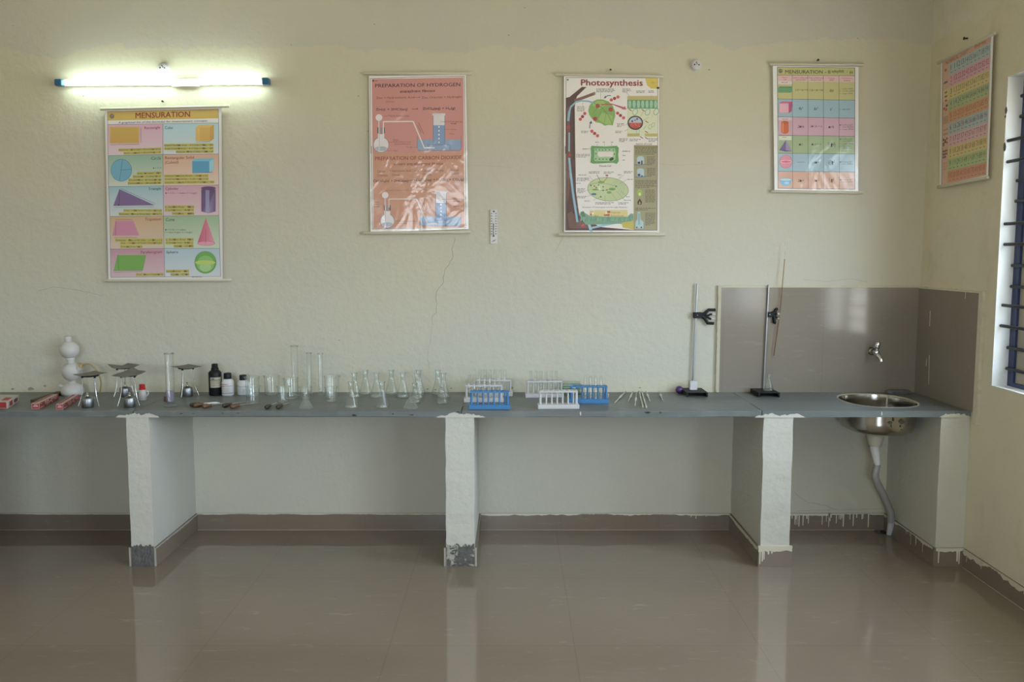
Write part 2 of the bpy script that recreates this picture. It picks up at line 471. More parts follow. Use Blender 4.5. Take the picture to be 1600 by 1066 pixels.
for u, v, s in [(20, 608, 3), (48, 608, 5), (70, 603, 3), (760, 608, 3), (800, 606, 3), (560, 150, 1.6), (795, 55, 1.6), (130, 150, 2), (820, 12, 1.4), (455, 70, 1.3), (20, 40, 1.2), (1340, 60, 1.3), (575, 205, 1.3), (585, 38, 1.4),
                (1108, 109, 2.0), (530, 532, 1.5), (690, 605, 3), (680, 609, 2), (705, 607, 2), (668, 608, 2.2), (730, 608, 3), (780, 609, 2.5), (1000, 606, 2), (500, 608, 2), (880, 608, 2)]:
    p = on_y(u, v, -0.0006); n = 9; q = s / 260
    mb.add([(p.x + q * random.uniform(.6, 1.2) * math.cos(2 * PI * k / n), -0.0006, p.z + q * .6 * random.uniform(.6, 1.1) * math.sin(2 * PI * k / n)) for k in range(n)], [tuple(range(n))], 2)
struct(mb.build('wall_back', ['wall', 'crack', 'grime', 'seam'], fix=False), 'cream painted back wall with hairline cracks')

mb = holed_wall(lambda a, b, t: (t, a, b), YF - .2, 0.2, 0, ZC, [(WY1, WY0, WZ0, WZ1), (*W2, WZ0, WZ1), (*W3, WZ0, WZ1)], XR, XR + 0.23)
# chipped paint at the reveal edge
for u, v, w, h in [(1572, 173, 2.4, 6), (1571, 182, 1.6, 2.5), (1569.5, 230, 2.6, 7)]:
    p = on_x(u, v, XR - 0.0008); n = 10
    mb.add([(XR - 0.0008, p.y + w / 190 * random.uniform(.7, 1.1) * math.cos(2 * PI * k / n), p.z + h / 300 * random.uniform(.7, 1.1) * math.sin(2 * PI * k / n)) for k in range(n)], [tuple(range(n))], 2)
struct(mb.build('wall_right', ['wall_side', 'white_paint', 'cement']), 'stained cream right wall with the grilled window')
mb = MB().box(XL - .2, XL, YF - .2, 0.2, 0, ZC)
struct(mb.build('wall_left', 'rear'))
FW = [(-1.7, 0.2, 0.95, 2.6)]
mb = holed_wall(lambda a, b, t: (a, t, b), XL, XR, 0, ZC, FW, YF, YF - 0.23)
struct(mb.build('wall_front', ['rear', 'white_paint']))

# ---- the grilled window seen at the right edge
w = struct(thing('window_1', 'window with navy frame and black horizontal grille bars in the right wall', None, (XR, WY0, WZ0), kind='structure'))
O = Vector((XR, WY0, WZ0))
fx = on_y(1573.4, 600, WY0).x
fx = max(fx, XR + 0.06)
mb = MB()
mb.box(fx, fx + .04, WY0 - .05, WY0, WZ0, WZ1); mb.box(fx, fx + .04, WY1, WY1 + .05, WZ0, WZ1)
mb.box(fx, fx + .04, WY1 + .05, WY0 - .05, WZ1 - .045, WZ1); mb.box(fx, fx + .04, WY1 + .05, WY0 - .05, WZ0, WZ0 + .02)
mb.build('window_frame', 'navy', w, O)
mb = MB(); ya, yb = WY0 - .051, WY1 + .051
for y0, y1 in ((ya - .12, ya), (yb, yb + .12), ((ya + yb) / 2 - .05, (ya + yb) / 2 + .05)): mb.box(fx + .012, fx + .035, y0, y1, WZ0 + .021, WZ1 - .046)
for z0, z1 in ((WZ0 + .021, WZ0 + .10), (WZ1 - .13, WZ1 - .046)): mb.box(fx + .014, fx + .033, yb, ya, z0, z1)
mb.build('sash', 'sash', w, O)
MB().box(fx + .022, fx + .026, yb + .1, ya - .1, WZ0 + .09, WZ1 - .12).build('pane', 'pane', w, O)
near = [(1575.5, 220), (1574.5, 253), (1570.5, 350), (1570, 382), (1567, 477), (1564, 509)]
far = [(1596, 150), (1595, 182), (1592, 282), (1590, 314), (1586, 415), (1584, 448), (1579, 544), (1578, 577)]
for u, v in near:
    p = on_y(u, v, WY0); MB().tube([(p.x, WY0 + .002, p.z), (p.x, WY1 - .002, p.z)], .0085, 10).build('grille_bar', 'bar', w, O)
for u, v in far:
    p = on_x(u, v, fx - .009); MB().tube([(fx - .009, WY0 - .006, p.z), (fx - .009, WY1 + .006, p.z)], .0085, 10).build('grille_bar', 'bar', w, O)

def rear_window(n, fn, a0, a1, b0, b1, t0, t1, label):
    e = struct(thing('window_%d' % n, label, None, fn(a0, b0, t0), kind='structure')); o = e.location.copy()
    mb = MB()
    def bx(x0, x1, y0, y1):
        vs = [fn(a, b, t) for t in (t0, t1) for b in (y0, y1) for a in (x0, x1)]
        mb.add(vs, [(0, 2, 3, 1), (4, 5, 7, 6), (0, 1, 5, 4), (2, 6, 7, 3), (0, 4, 6, 2), (1, 3, 7, 5)])
    bx(a0, a0 + .05, b0, b1); bx(a1 - .05, a1, b0, b1); bx(a0 + .05, a1 - .05, b0, b0 + .05); bx(a0 + .05, a1 - .05, b1 - .05, b1); bx((a0 + a1) / 2 - .025, (a0 + a1) / 2 + .025, b0 + .05, b1 - .05)
    mb.build('window_frame', 'navy', e, o)
rear_window(2, lambda a, b, t: (t, a, b), *W2, WZ0, WZ1, XR + .08, XR + .12, 'second window of the right wall')
rear_window(3, lambda a, b, t: (t, a, b), *W3, WZ0, WZ1, XR + .08, XR + .12, 'third window of the right wall')
rear_window(4, lambda a, b, t: (a, t, b), *FW[0], YF - .08, YF - .12, 'window of the wall behind the viewer')

# ---- splashback
tl, tr = on_y(1127, 449.5, -.018), on_y(1440, 449.5, -.018)
SX0, SZ = tl.x, (tl.z + tr.z) / 2
SY1 = on_x(1526.5, 540, XR - .018).y
e = struct(thing('trim_1', 'grey brown tile splashback around the sink corner', None, (SX0, 0, CT), kind='structure'))
o = e.location.copy()
mb = MB().box(SX0, XR - .018, -.018, -.0005, CT + .001, SZ); mb.box(XR - .018, XR - .0005, SY1, -.0005, CT + .001, SZ - .004)
mb.build('splashback_tile', 'splash', e, o)
mb = MB()
def lumpy_bar(p0, p1, w0, w1, d, axis):           # cement edging with slightly uneven width
    n = 26; A = []
    p0, p1 = Vector(p0), Vector(p1); rings = []
    for k in range(n + 1):
        p = p0.lerp(p1, k / n); ww = random.uniform(w0, w1)
        if axis == 'top': rings.append([p + Vector(q) for q in ((0, -d, 0), (0, -d * .8, ww), (0, 0, ww), (0, 0, 0))])
        elif axis == 'side': rings.append([p + Vector(q) for q in ((0, -d, 0), (-ww, -d * .8, 0), (-ww, 0, 0), (0, 0, 0))])
        elif axis == 'rtop': rings.append([p + Vector(q) for q in ((-d, 0, 0), (-d * .8, 0, ww), (0, 0, ww), (0, 0, 0))])
        else: rings.append([p + Vector(q) for q in ((-d, 0, 0), (-d * .8, -ww, 0), (0, -ww, 0), (0, 0, 0))])
    mb.loft(rings, 0, False)
lumpy_bar((SX0, -.0005, SZ), (XR - .0005, -.0005, SZ), .008, .014, .020, 'top')
lumpy_bar((SX0, -.0005, CT + .002), (SX0, -.0005, SZ + .012), .016, .021, .020, 'side')
lumpy_bar((XR - .0005, -.001, SZ - .004), (XR - .0005, SY1, SZ - .004), .007, .013, .020, 'rtop')
lumpy_bar((XR - .0005, SY1, CT - .06), (XR - .0005, SY1, SZ + .008), .026, .036, .022, 'rside')
mb.build('plaster_edging', 'cream', e, o)
mb = MB()
for u, v0, v1 in [(1452, 555, 601), (1453.5, 486, 510), (1509, 455, 467), (1427 + 21, 560, 572)]:
    a, b = on_x(u, v0, XR - .0186), on_x(u - 1, v1, XR - .0186)
    ribbon(mb, [a, a.lerp(b, .3), a.lerp(b, .6), b], .006, (-1, 0, 0))
mb.build('paint_drip', 'drip', e, o)

# ---- baseboards
BH = 0.104
piers = [(-2.063, -1.941), (-.356, -.203), (1.345, 1.503), (2.293, XR)]
def paint_edge(mb, p0, p1, nrm, z, amp, drips=(), mat=1, base=.004):
    p0, p1 = Vector(p0), Vector(p1); n = max(4, int((p1 - p0).length / .012)); vs = []; d = .5; off = Vector(nrm) * .0008
    for k in range(n + 1):
        d = min(1, max(0, d + random.uniform(-.28, .28))); p = p0.lerp(p1, k / n) + off
        vs += [(p.x, p.y, z + .0015), (p.x, p.y, z - base - amp * d)]
    mb.add(vs, [(2 * k, 2 * k + 1, 2 * k + 3, 2 * k + 2) for k in range(n)], mat)
    tt = (p1 - p0).normalized()
    for f, ln, w in drips:
        p = p0.lerp(p1, f) + off * 1.3
        mb.add([tuple(p - tt * w + Vector((0, 0, z))), tuple(p + tt * w + Vector((0, 0, z))), tuple(p + tt * w * .7 + Vector((0, 0, z - ln))), tuple(p + Vector((0, 0, z - ln - w))), tuple(p - tt * w * .7 + Vector((0, 0, z - ln)))], [(0, 1, 2, 3, 4)], mat)
mb = MB()
bays = [(XL, piers[0][0]), (piers[0][1], piers[1][0]), (piers[1][1], piers[2][0]), (piers[2][1], piers[3][0])]
dr = [(random.choice([.3, .38, .42, .48, .55, .6, .66, .7, .75, .8, .84]) + random.uniform(-.03, .03), random.uniform(.02, .085), random.uniform(.002, .0045)) for _ in range(26)]
for i, (a, b) in enumerate(bays):
    mb.box(a, b, -.012, -.0005, 0.0005, BH)
    paint_edge(mb, (a, -.012, 0), (b, -.012, 0), (0, -1, 0), BH, (.004, .005, .012, .012)[i], dr if i == 3 else ([(.84, .02, .003), (.86, .03, .003), (.9, .018, .003)] if i == 2 else ()), base=.002)
    mb.box(a, b, -.013, -.012, 0.0002, .0018, 2)
struct(mb.build('baseboard_back', ['skirt', 'drip', 'cream'], fix=False), 'brown tile baseboard along the back wall under the counter')
mb = MB(); mb.box(XR - .012, XR - .0005, YF, -CD - .016, .0005, BH)
paint_edge(mb, (XR - .012, -CD - .016, 0), (XR - .012, -3.5, 0), (-1, 0, 0), BH, .028, [(random.random() ** 2, random.uniform(.02, .06), .003) for _ in range(16)])
mb.box(XR - .0135, XR - .012, YF, -CD - .016, .0002, .0018, 2)
struct(mb.build('baseboard_right', ['skirt', 'drip', 'cream'], fix=False), 'brown tile baseboard with dripped paint along the right wall')
struct(MB().box(XL + .0005, XL + .012, YF, -.013, .0005, BH).build('baseboard_left', 'skirt'))

# ================================================================== THE COUNTER
PZ = CT - CTH - .001
labels = ['cream masonry pier with a bare dark cement base below the leftmost counter joint',
          'cream masonry pier with a chipped mottled cement base under the middle of the counter',
          'white masonry pier with a paint-smeared tile base between the stands and the sink',
          'cream masonry pier against the right wall beyond the sink']
for i, (a, b) in enumerate(piers):
    b2 = b - .0008 if i == 3 else b
    e = thing('masonry_pier', labels[i], 'pier', ((a + b) / 2, -CD / 2, 0), group='masonry piers under the counter'); o = e.location.copy()
    mb = MB(); y1 = -.0008; fr = -CD + .003
    n = 14                                        # slightly uneven plaster body
    rings = []
    for k in range(n + 1):
        z = .0005 + (PZ - .0005) * k / n; q = .0022
        rings.append([(a + random.uniform(-q, q), fr + random.uniform(-q, q), z), (b2 + (random.uniform(-q, q) if i < 3 else 0), fr + random.uniform(-q, q), z), (b2 + (0 if i == 3 else random.uniform(-q, q)), y1, z), (a + random.uniform(-q, q), y1, z)])
    mb.loft(rings, 0, False)
    # paint dabbed over the slab edge above the pier
    hh_ = .5; vs = []; n = 34; x0, x1 = a - (.05 if i < 3 else .012), b + (.06 if i < 3 else -.001)
    for k in range(n + 1):
        x = x0 + (x1 - x0) * k / n; t = math.sin(PI * k / n) ** .5
        hh_ = .6 * hh_ + .4 * random.uniform(.1, .9); vs += [(x, -CD - .0035, PZ + .001 + CTH * min(1, t * 1.2) * hh_), (x, -CD - .0035, PZ + .0)]
    mb.add(vs, [(2 * k, 2 * k + 1, 2 * k + 3, 2 * k + 2) for k in range(n)], 0)
    mb.build('plaster_body', 'pier' if i < 3 else 'wall', e, o)
    mb = MB()
    if i < 3: mb.box(b, b + .012, fr - (.004 if i < 2 else .012), -.013, .0008, BH)
    mb.box(a - .012, a, fr - (.004 if i < 2 else .012), -.013, .0008, BH)
    if i >= 2: mb.box(a, b2, fr - .012, fr, .0008, BH)
    if i == 3: paint_edge(mb, (a - .012, -.02, 0), (a - .012, fr, 0), (-1, 0, 0), BH, .02, [(random.random(), random.uniform(.02, .07), .003) for _ in range(8)]); paint_edge(mb, (a, fr - .012, 0), (b2, fr - .012, 0), (0, -1, 0), BH, .02, [(.1, .08, .004), (.75, .07, .006), (.82, .085, .004)])
    if i == 2:
        paint_edge(mb, (a - .012, fr - .012, 0), (b + .012, fr - .012, 0), (0, -1, 0), BH, .02, [(.12, .07, .005), (.17, .06, .004), (.05, .085, .004), (.3, .03, .006), (.4, .025, .006)], base=.012)
        paint_edge(mb, (a - .012, -.02, 0), (a - .012, fr, 0), (-1, 0, 0), BH, .018)
        mb.box(a - .013, b + .013, fr - .014, fr, BH, BH + .012, 1)
    if i < 2:
        paint_edge(mb, (b + .012, -.02, 0), (b + .012, fr, 0), (1, 0, 0), BH, .008)
        paint_edge(mb, (a - .012, -.02, 0), (a - .012, fr, 0), (-1, 0, 0), BH, .008)
        mb.box(b + .002, b + .0125, fr - .0055, fr - .004, .001, BH, 1); mb.box(a - .0125, a - .004, fr - .0055, fr - .004, .001, BH, 1)
    mb.build('skirting_tile', ['skirt', 'drip' if i >= 2 else 'edge'], e, o)
    if i < 2:
        mb = MB(); n, m = 16, 12; g = []
        for k in range(m + 1):
            for j in range(n + 1):
                edge = j in (0, n) or k == 0
                zz = .001 + (BH + .012) * k / m + (random.uniform(-.009, .012) if k == m else 0)
                g.append((a + .001 + (b - a - .002) * j / n, fr - .0026 - (0 if edge else random.uniform(0, .0035)), zz))
        fs = [(k * (n + 1) + j, k * (n + 1) + j + 1, (k + 1) * (n + 1) + j + 1, (k + 1) * (n + 1) + j) for k in range(m) for j in range(n)]
        mb.add(g, fs, 0)
        tag(mb.build('cement_patch', 'cement' if i == 0 else 'mottled', e, o), 'bare cement base' if i == 0 else 'chipped mottled cement base')

ct = thing('countertop', 'long grey stone countertop running along the back wall', 'countertop', (0, -CD / 2, CT - CTH)); o = ct.location.copy()
J = [XL + .001, -2.02, -.27, 1.335, XR - .0008]
CHIPS = [(553, 649, 5, 1.2), (614, 647, 2, .8), (643, 648.5, 4, 1), (283, 646.5, 2.5, .7), (302, 646.5, 2, .6), (348, 646, 2.2, .6), (372, 646, 2.2, .6), (1012, 645, 6, 1.6), (1032, 645, 2.5, 1), (716, 644, 3, 1)]
def marks_on(mb, x0, x1):       # chips and paint runs on the front edge belong to the stone
    for u, v, w_, h_ in CHIPS:
        p = on_y(u, v, -CD - .0025); n = 9
        if x0 < p.x < x1: mb.add([(p.x + w_ / 296 * random.uniform(.6, 1.1) * math.cos(2 * PI * t / n), -CD - .0025, min(CT - .003, p.z + h_ / 296 * random.uniform(.6, 1.1) * math.sin(2 * PI * t / n))) for t in range(n)], [tuple(range(n))], 1)
    for u in (907, 1378):
        p = on_y(u, 640, -CD - .0026)
        if x0 < p.x < x1: ribbon(mb, [(p.x, -CD - .0026, CT - .004), (p.x, -CD - .0026, CT - .012), (p.x + .001, -CD - .0026, CT - .024)], .006, (0, -1, 0), 2)
    return mb
STM = ['stone', 'dark', 'drip']
def slab(x0, x1):
    mb = MB(); n = max(8, int((x1 - x0) / .03)); rings = []; low = 0
    for k in range(n + 1):
        x = x0 + (x1 - x0) * k / n; low = max(-.003, min(.003, low + random.uniform(-.0016, .0016))); f = random.uniform(-.001, .001)
        rings.append([(x, -.0008, CT - CTH), (x, -CD + .004, CT - CTH + low * .3), (x, -CD + f, CT - CTH + .003 + low), (x, -CD + f, CT - .004), (x, -CD + .004, CT), (x, -.0008, CT)])
    return marks_on(mb.loft(rings, 0, False), x0, x1)
for x0, x1 in zip(J[:3], J[1:4]): slab(x0 + .002, x1 - .002).build('stone_slab', STM, ct, o)
SKX, SKY, SKA, SKB = 2.090, -.300, .200, .238
def sell(t, a=SKA, b=SKB, ex=2.35):
    c, s = math.cos(t), math.sin(t)
    return (SKX + a * math.copysign(abs(c) ** (2 / ex), c), SKY + b * math.copysign(abs(s) ** (2 / ex), s))
mb = MB(); x0, x1, y0, y1 = J[3] + .002, J[4], -CD, -.0008; n = 72; hole = []; outr = []
cs = [math.atan2(y - SKY, x - SKX) for x in (x0, x1) for y in (y0, y1)]
ang = sorted([2 * PI * k / n - PI for k in range(n)] + cs)
for t in ang:
    c, s = math.cos(t), math.sin(t)
    k = min([d for d in ((x1 - SKX) / c if c > 1e-9 else 9, (x0 - SKX) / c if c < -1e-9 else 9, (y1 - SKY) / s if s > 1e-9 else 9, (y0 - SKY) / s if s < -1e-9 else 9) if d > 0])
    outr.append((SKX + c * k, SKY + s * k))
    lo, hi = t - .6, t + .6                # hole point in the same direction
    for _ in range(40):
        mid = (lo + hi) / 2; p = sell(mid)
        dd = math.atan2(p[1] - SKY, p[0] - SKX) - t
        dd = (dd + PI) % (2 * PI) - PI
        if dd < 0: lo = mid
        else: hi = mid
    hole.append(sell(lo))
N_ = len(ang)
rg = [[(x, y, CT) for x, y in outr], [(x, y, CT) for x, y in hole], [(x, y, CT - CTH) for x, y in hole], [(x, y, CT - CTH) for x, y in outr], [(x, y, CT) for x, y in outr]]
mb.loft(rg, 0, False, caps=False)
marks_on(mb, x0, x1).build('stone_slab', STM, ct, o)
for k, x in enumerate(J[1:4]):
    mb = MB(); pts = [(x + random.uniform(-.004, .004) + (y + CD / 2) * -.04, y, CT + .0006) for y in [-CD + .01 + (CD - .03) * t / 14 for t in range(15)]]
    ribbon(mb, pts, .009, (0, 0, 1)); mb.build('cement_joint', 'joint', ct, o)
# ---- sink
e = thing('sink', 'stained stainless steel sink bowl set in the grey counter', 'sink', (SKX, SKY, CT - .19)); o = e.location.copy()
zb = on_y(1368, 673, SKY).z
def bowl(prof, mat=0):
    rings = []
    for sc, z in prof: rings.append([(SKX + (sell(2 * PI * k / 64)[0] - SKX) * sc, SKY + (sell(2 * PI * k / 64)[1] - SKY) * sc, z) for k in range(64)])
    return rings
prof = [(.985, CT - .003), (.975, CT - .02), (.972, CT - .05), (.968, zb + .075), (.955, zb + .048), (.90, zb + .024), (.80, zb + .012), (.5, zb + .006), (.22, zb + .002)]
mb = MB(); mb.loft(bowl(prof + [(s_ + .008 if s_ < .9 else s_ + .004, z - .003) for s_, z in reversed(prof[3:])] + [(.968, CT - CTH - .001)]), 0, True, caps=False)
bowl_mb = mb
mb = MB(); mb.loft(bowl([(.995, CT - .004), (1.0, CT + .0012), (1.025, CT + .0014), (1.03, CT + .0004), (.98, CT - .002)]), 0, True, caps=False)
tag(mb.build('rim', 'cream', e, o), 'rim bedded in cream grout')
MB().lathe([(.001, zb + .001), (.03, zb + .001), (.048, zb + .004), (.05, zb - .006), (.045, zb - .02), (.001, zb - .02)], 28, (SKX, SKY, 0)).build('drain_fitting', 'dull_steel', e, o)
mb = bowl_mb
for u0, u1 in ((1374, 1371), (1399, 1399)):
    a, b = on_z(u0, 618, CT - .02), on_z(u1, 626, CT - .06)
    t = math.atan2(.9, (a.x - SKX) / SKA * .9)
    q = [(SKX + (a.x - SKX) * .96, SKY + SKB * .955 * max(0, 1 - abs((a.x - SKX) / SKA) ** 2.35) ** (1 / 2.35) - .002, z) for z in (CT - .005, CT - .04, CT - .09, CT - .12)]
    q[-1] = (q[-1][0] + (u1 - u0) * .003, q[-1][1] - .004, q[-1][2])
    ribbon(mb, q, .008, (0, -1, 0), 1)
for dx, z, w_, h_ in [(-.02, .055, .02, .02), (-.005, .075, .008, .02), (-.013, .035, .008, .012), (.045, .06, .026, .024), (.038, .035, .007, .012), (.085, .08, .006, .012), (.05, .012, .006, .008)]:
    n = 12; x = SKX + dx; y = SKY - SKB * .957 * (1 - abs(dx / SKA) ** 2.35) ** (1 / 2.35) - .0042
    mb.add([(x + w_ * .7 * random.uniform(.5, 1.1) * math.cos(2 * PI * t / n), y - .003, zb + .035 + z + h_ * .7 * random.uniform(.5, 1.1) * math.sin(2 * PI * t / n)) for t in range(n)], [tuple(range(n))], 2)
mb.build('bowl', ['sink', 'drip', 'sink_dirt'], e, o)

# ---- drain hose
hy = SKY
pz = lambda u, v, y: on_y(u, v, y)
e = thing('drain_hose', 'ribbed grey and white waste hose hanging from the sink to the floor drain', 'drain hose', (SKX, SKY, zb - .05)); o = e.location.copy()
c1 = pz(1374, 698, hy); c2 = pz(1371, 726, hy); zt = zb - .021
MB().lathe([(.001, zt), (.046, zt), (.047, zt - .012), (.043, zt - .035), (.036, c1.z + .012), (.032, c1.z + .004), (.001, c1.z + .004)], 26, (SKX, SKY, 0)).build('coupling', 'pvc', e, o)
MB().tube([(SKX, SKY, c1.z + .004), (SKX - .003, SKY, c1.z - .01), (c2.x, SKY, c2.z)], [.028, .026, .017], 18).build('reducer', 'white_metal', e, o)
P3, P4, P5, P6, P7 = pz(1367.5, 746, hy + .005), pz(1379, 772, hy + .05), pz(1391, 800, hy + .11), pz(1392.5, 815, hy + .14), on_z(1390, 835, .003)
def spline(pts, n=10):
    pts = [Vector(p) for p in pts]; q = [2 * pts[0] - pts[1]] + pts + [2 * pts[-1] - pts[-2]]; out = []
    for i in range(1, len(q) - 2):
        for k in range(n):
            t = k / n; a, b, c, d = q[i - 1], q[i], q[i + 1], q[i + 2]
            out.append(.5 * ((2 * b) + (c - a) * t + (2 * a - 5 * b + 4 * c - d) * t * t + (3 * b - a - 3 * c + d) * t ** 3))
    out.append(pts[-1]); return out
path = spline([c2, P3, P4, P5, P6], 22)
MB().tube(path, [.0185 + .0032 * (1 if k % 2 else -1) for k in range(len(path))], 16).build('corrugated_hose', 'grey_pl', e, o)
MB().tube([P6, P6.lerp(P7, .5), P7], .0185, 16).build('end_pipe', 'white_pl', e, o)
# ---- floor drain
d = on_z(1389, 832, 0)
e = thing('floor_drain', 'round dirty floor drain below the sink hose', 'floor drain', (d.x, d.y - .005, 0))
MB().lathe([(.052, .0006), (.054, .0025), (.085, .002), (.087, .0004)], 30).build('drain_ring', 'cement', e)
MB().lathe([(0, .0012), (.052, .0012)], 30).build('drain_hole', 'dark', e)

# ---- wall tap
tp = on_y(1362, 549, -.018)
e = thing('wall_tap', 'chrome bib tap mounted on the splashback over the sink', 'tap', (tp.x, -.018, tp.z))
mb = MB(); n = 12
mb.add([(.021 * (1 if abs(math.cos(q)) > abs(math.sin(q)) else abs(1 / math.tan(q))) * math.copysign(1, math.cos(q)) * random.uniform(.85, 1.1), -.0008, .024 * (1 if abs(math.sin(q)) >= abs(math.cos(q)) else abs(math.tan(q))) * math.copysign(1, math.sin(q)) * random.uniform(.85, 1.05)) for q in [2 * PI * k / n + .1 for k in range(n)]], [tuple(range(n))])
tag(mb.build('hole_edge', 'dark', e), 'dark broken tile hole')
mb = MB().lathe([(.001, 0), (.019, 0), (.0195, .004), (.013, .007), (.0115, .012), (.0115, .045), (.015, .05), (.0165, .056), (.0165, .078), (.012, .084), (.001, .085)], 20)
mb.xform(Matrix.Rotation(PI / 2, 4, 'X')); mb.build('tap_body', 'chrome', e)
mb = MB().lathe([(.009, .008), (.010, .02), (.014, .022), (.0175, .03), (.0185, .055), (.016, .062), (.001, .064)], 10, (0, -.066, 0)); mb.xform(Matrix.Translation((0, -.066, 0)) @ Matrix.Rotation(.12, 4, 'Y') @ Matrix.Translation((0, .066, 0)))
mb.build('tap_handle', 'chrome', e)
MB().tube(spline([(0, -.066, -.006), (.004, -.085, -.016), (.011, -.105, -.032), (.014, -.112, -.052)], 6), [.0135] * 8 + [.0125] * 8 + [.0118] * 3, 16).build('spout', 'chrome', e)
# ---- offcut of stone lying at the back corner of the counter
a = on_z(1425, 613, CT)
e = MB(); rs = []
for z, q in ((CT + .0006, .92), (CT + .006, 1), (CT + .018, .97), (CT + .024, .8)): rs.append([(2.315 + q * .075 * random.uniform(.85, 1.1) * math.copysign(abs(math.cos(t)) ** .6, math.cos(t)), -.062 + q * .024 * random.uniform(.85, 1.05) * math.copysign(abs(math.sin(t)) ** .6, math.sin(t)), z) for t in [2 * PI * k / 16 for k in range(16)]])
e.loft(rs, 0, False)
tag(e.build('stone_offcut', 'cement', None, (2.315, -.062, CT)), 'small dark stone offcut lying in the corner behind the sink', 'stone')

# ---- unseen furniture added to shade the bay under the counter's left end
e = thing('shade_desk', 'unseen brown wooden furniture added to shade the left bay under the counter', 'shade_desk', (-3.45, -1.22, 0)); 
MB().cbox(-.67, .67, -.36, .36, .735, .765, .003).build('shade_desk_top', 'wood_red', e)
for s_ in (-1, 1): MB().box(s_ * .63 - .012, s_ * .63 + .012, -.33, .33, .0005, .735).build('side_panel', 'wood_red', e)
MB().box(-.617, .617, .28, .30, .0005, .735).build('back_panel', 'wood_red', e)
# ================================================================== THINGS ON THE WALLS
# ---- lit tube light
YT = -.062
a, b = on_y(90, 129, YT), on_y(418, 127, YT)
e = thing('tube_light', 'lit white fluorescent tube light with blue end holders', 'tube light', ((a.x + b.x) / 2, 0, (a.z + b.z) / 2 - .02)); o = e.location.copy()
mb = MB().tube([a.lerp(b, .035), b.lerp(a, .035)], .0155, 20); mb.build('fluorescent_tube', 'tube', e, o)
for p, q in ((a, 1), (b, -1)):
    mb = MB()
    mb.cbox(p.x - .012, p.x + .03, YT - .018, -.036, p.z - .020, p.z + .018, .004) if q > 0 else mb.cbox(p.x - .03, p.x + .012, YT - .018, -.036, p.z - .020, p.z + .018, .004)
    mb.build('lamp_holder', 'blue_cap', e, o)
mb = MB()
def sbox(x0, x1, y0, y1, dz0, dz1):
    vs = []
    for x in (x0, x1):
        z = a.z + (b.z - a.z) * (x - a.x) / (b.x - a.x)
        vs += [(x, y0, z + dz0), (x, y1, z + dz0), (x, y1, z + dz1), (x, y0, z + dz1)]
    mb.add(vs, [(0, 1, 2, 3), (7, 6, 5, 4), (0, 4, 5, 1), (1, 5, 6, 2), (2, 6, 7, 3), (3, 7, 4, 0)])
sbox(a.x + .012, b.x - .012, -.030, -.0008, -.013, .014)
mb.build('batten', 'white_metal', e, o)
mb = MB(); sbox(on_y(266, 130, YT).x, on_y(309, 130, YT).x, -.040, -.0302, -.021, .018); mb.build('ballast_cover', 'white_metal', e, o)

def junction_box(u, v, r, label, cable=None):
    p = on_y(u, v, -.0008); e = thing('junction_box', label, 'junction box', (p.x, -.0008, p.z))
    mb = MB().lathe([(r * 1.25, 0), (r * 1.22, .004), (r * 1.02, .006), (r, .010), (r * .98, .022), (r * .88, .027), (r * .3, .028), (0, .028)], 30)
    mb.xform(Matrix.Rotation(PI / 2, 4, 'X')); 
    for dx, dz, q in ((.08, .12, .10), (-.42, .0, .16), (.45, -.05, .14), (-.05, .42, .12)):
        c = (dx * r, -.0287, dz * r); mb.lathe([(0, 0), (q * r, .0003), (q * r * .9, .0009), (0, .001)], 10, mat=1)
        mb.xform(Matrix.Translation(c) @ Matrix.Rotation(PI / 2, 4, 'X'), len(mb.v) - 22)
    mb.build('box_cover', ['white_pl', 'dark'], e)
    if cable: MB().tube(spline([Vector(c) - e.location for c in cable], 8), .004, 8).build('cable', 'white_pl', e)
    return e
q = lambda u, v: on_y(u, v, -.006)
junction_box(256.5, 107.5, .030, 'round white junction box on the wall just above the lit tube light', [q(251, 108), q(249.5, 116), q(250, 123)])
junction_box(1087, 102.5, .029, 'round white junction box on the wall between the photosynthesis and second mensuration charts')

# ---- nails
for u, v, lab in [(255.5, 159, 'small nail above the yellow-headed mensuration chart'), (953.5, 110, 'small nail holding the string of the photosynthesis chart'), (1277, 94.5, 'small nail above the second mensuration chart'), (651, 118, None)]:
    if lab is None: continue
    p = on_y(u, v, -.0008); mb = MB().lathe([(.001, 0), (.003, 0), (.003, .016), (.006, .0165), (.006, .019), (.001, .0195)], 10); mb.xform(Matrix.Rotation(PI / 2, 4, 'X'))
    tag(mb.build('nail', 'dark', None, None, (p.x, -.0008, p.z)), lab, 'nail')
p = on_x(1512, 60, XR - .0008); mb = MB().lathe([(.001, 0), (.004, 0), (.004, .018), (.009, .0185), (.009, .021), (.001, .0215)], 10); mb.xform(Matrix.Rotation(-PI / 2, 4, 'Y'))
tag(mb.build('nail', 'dark', None, None, tuple(p)), 'small nail above the numerical chart on the right wall', 'nail')

# ------------------------------------------------------------------ printed charts
_txt = {}
def text_geo(s, bold, italic=False):
    k = (s, italic)
    if k in _txt: return _txt[k]
    cu = bpy.data.curves.new('lettering', 'FONT'); cu.body = s; cu.size = 1; cu.resolution_u = 2
    if italic: cu.shear = 0.25
    ob = bpy.data.objects.new('lettering', cu); COL.objects.link(ob)
    dg = bpy.context.evaluated_depsgraph_get(); me = bpy.data.meshes.new_from_object(ob.evaluated_get(dg))
    vs = [(v.co.x, v.co.y) for v in me.vertices]; fs = [tuple(p.vertices) for p in me.polygons]
    bpy.data.objects.remove(ob); bpy.data.curves.remove(cu); bpy.data.meshes.remove(me)
    _txt[k] = (vs, fs); return _txt[k]

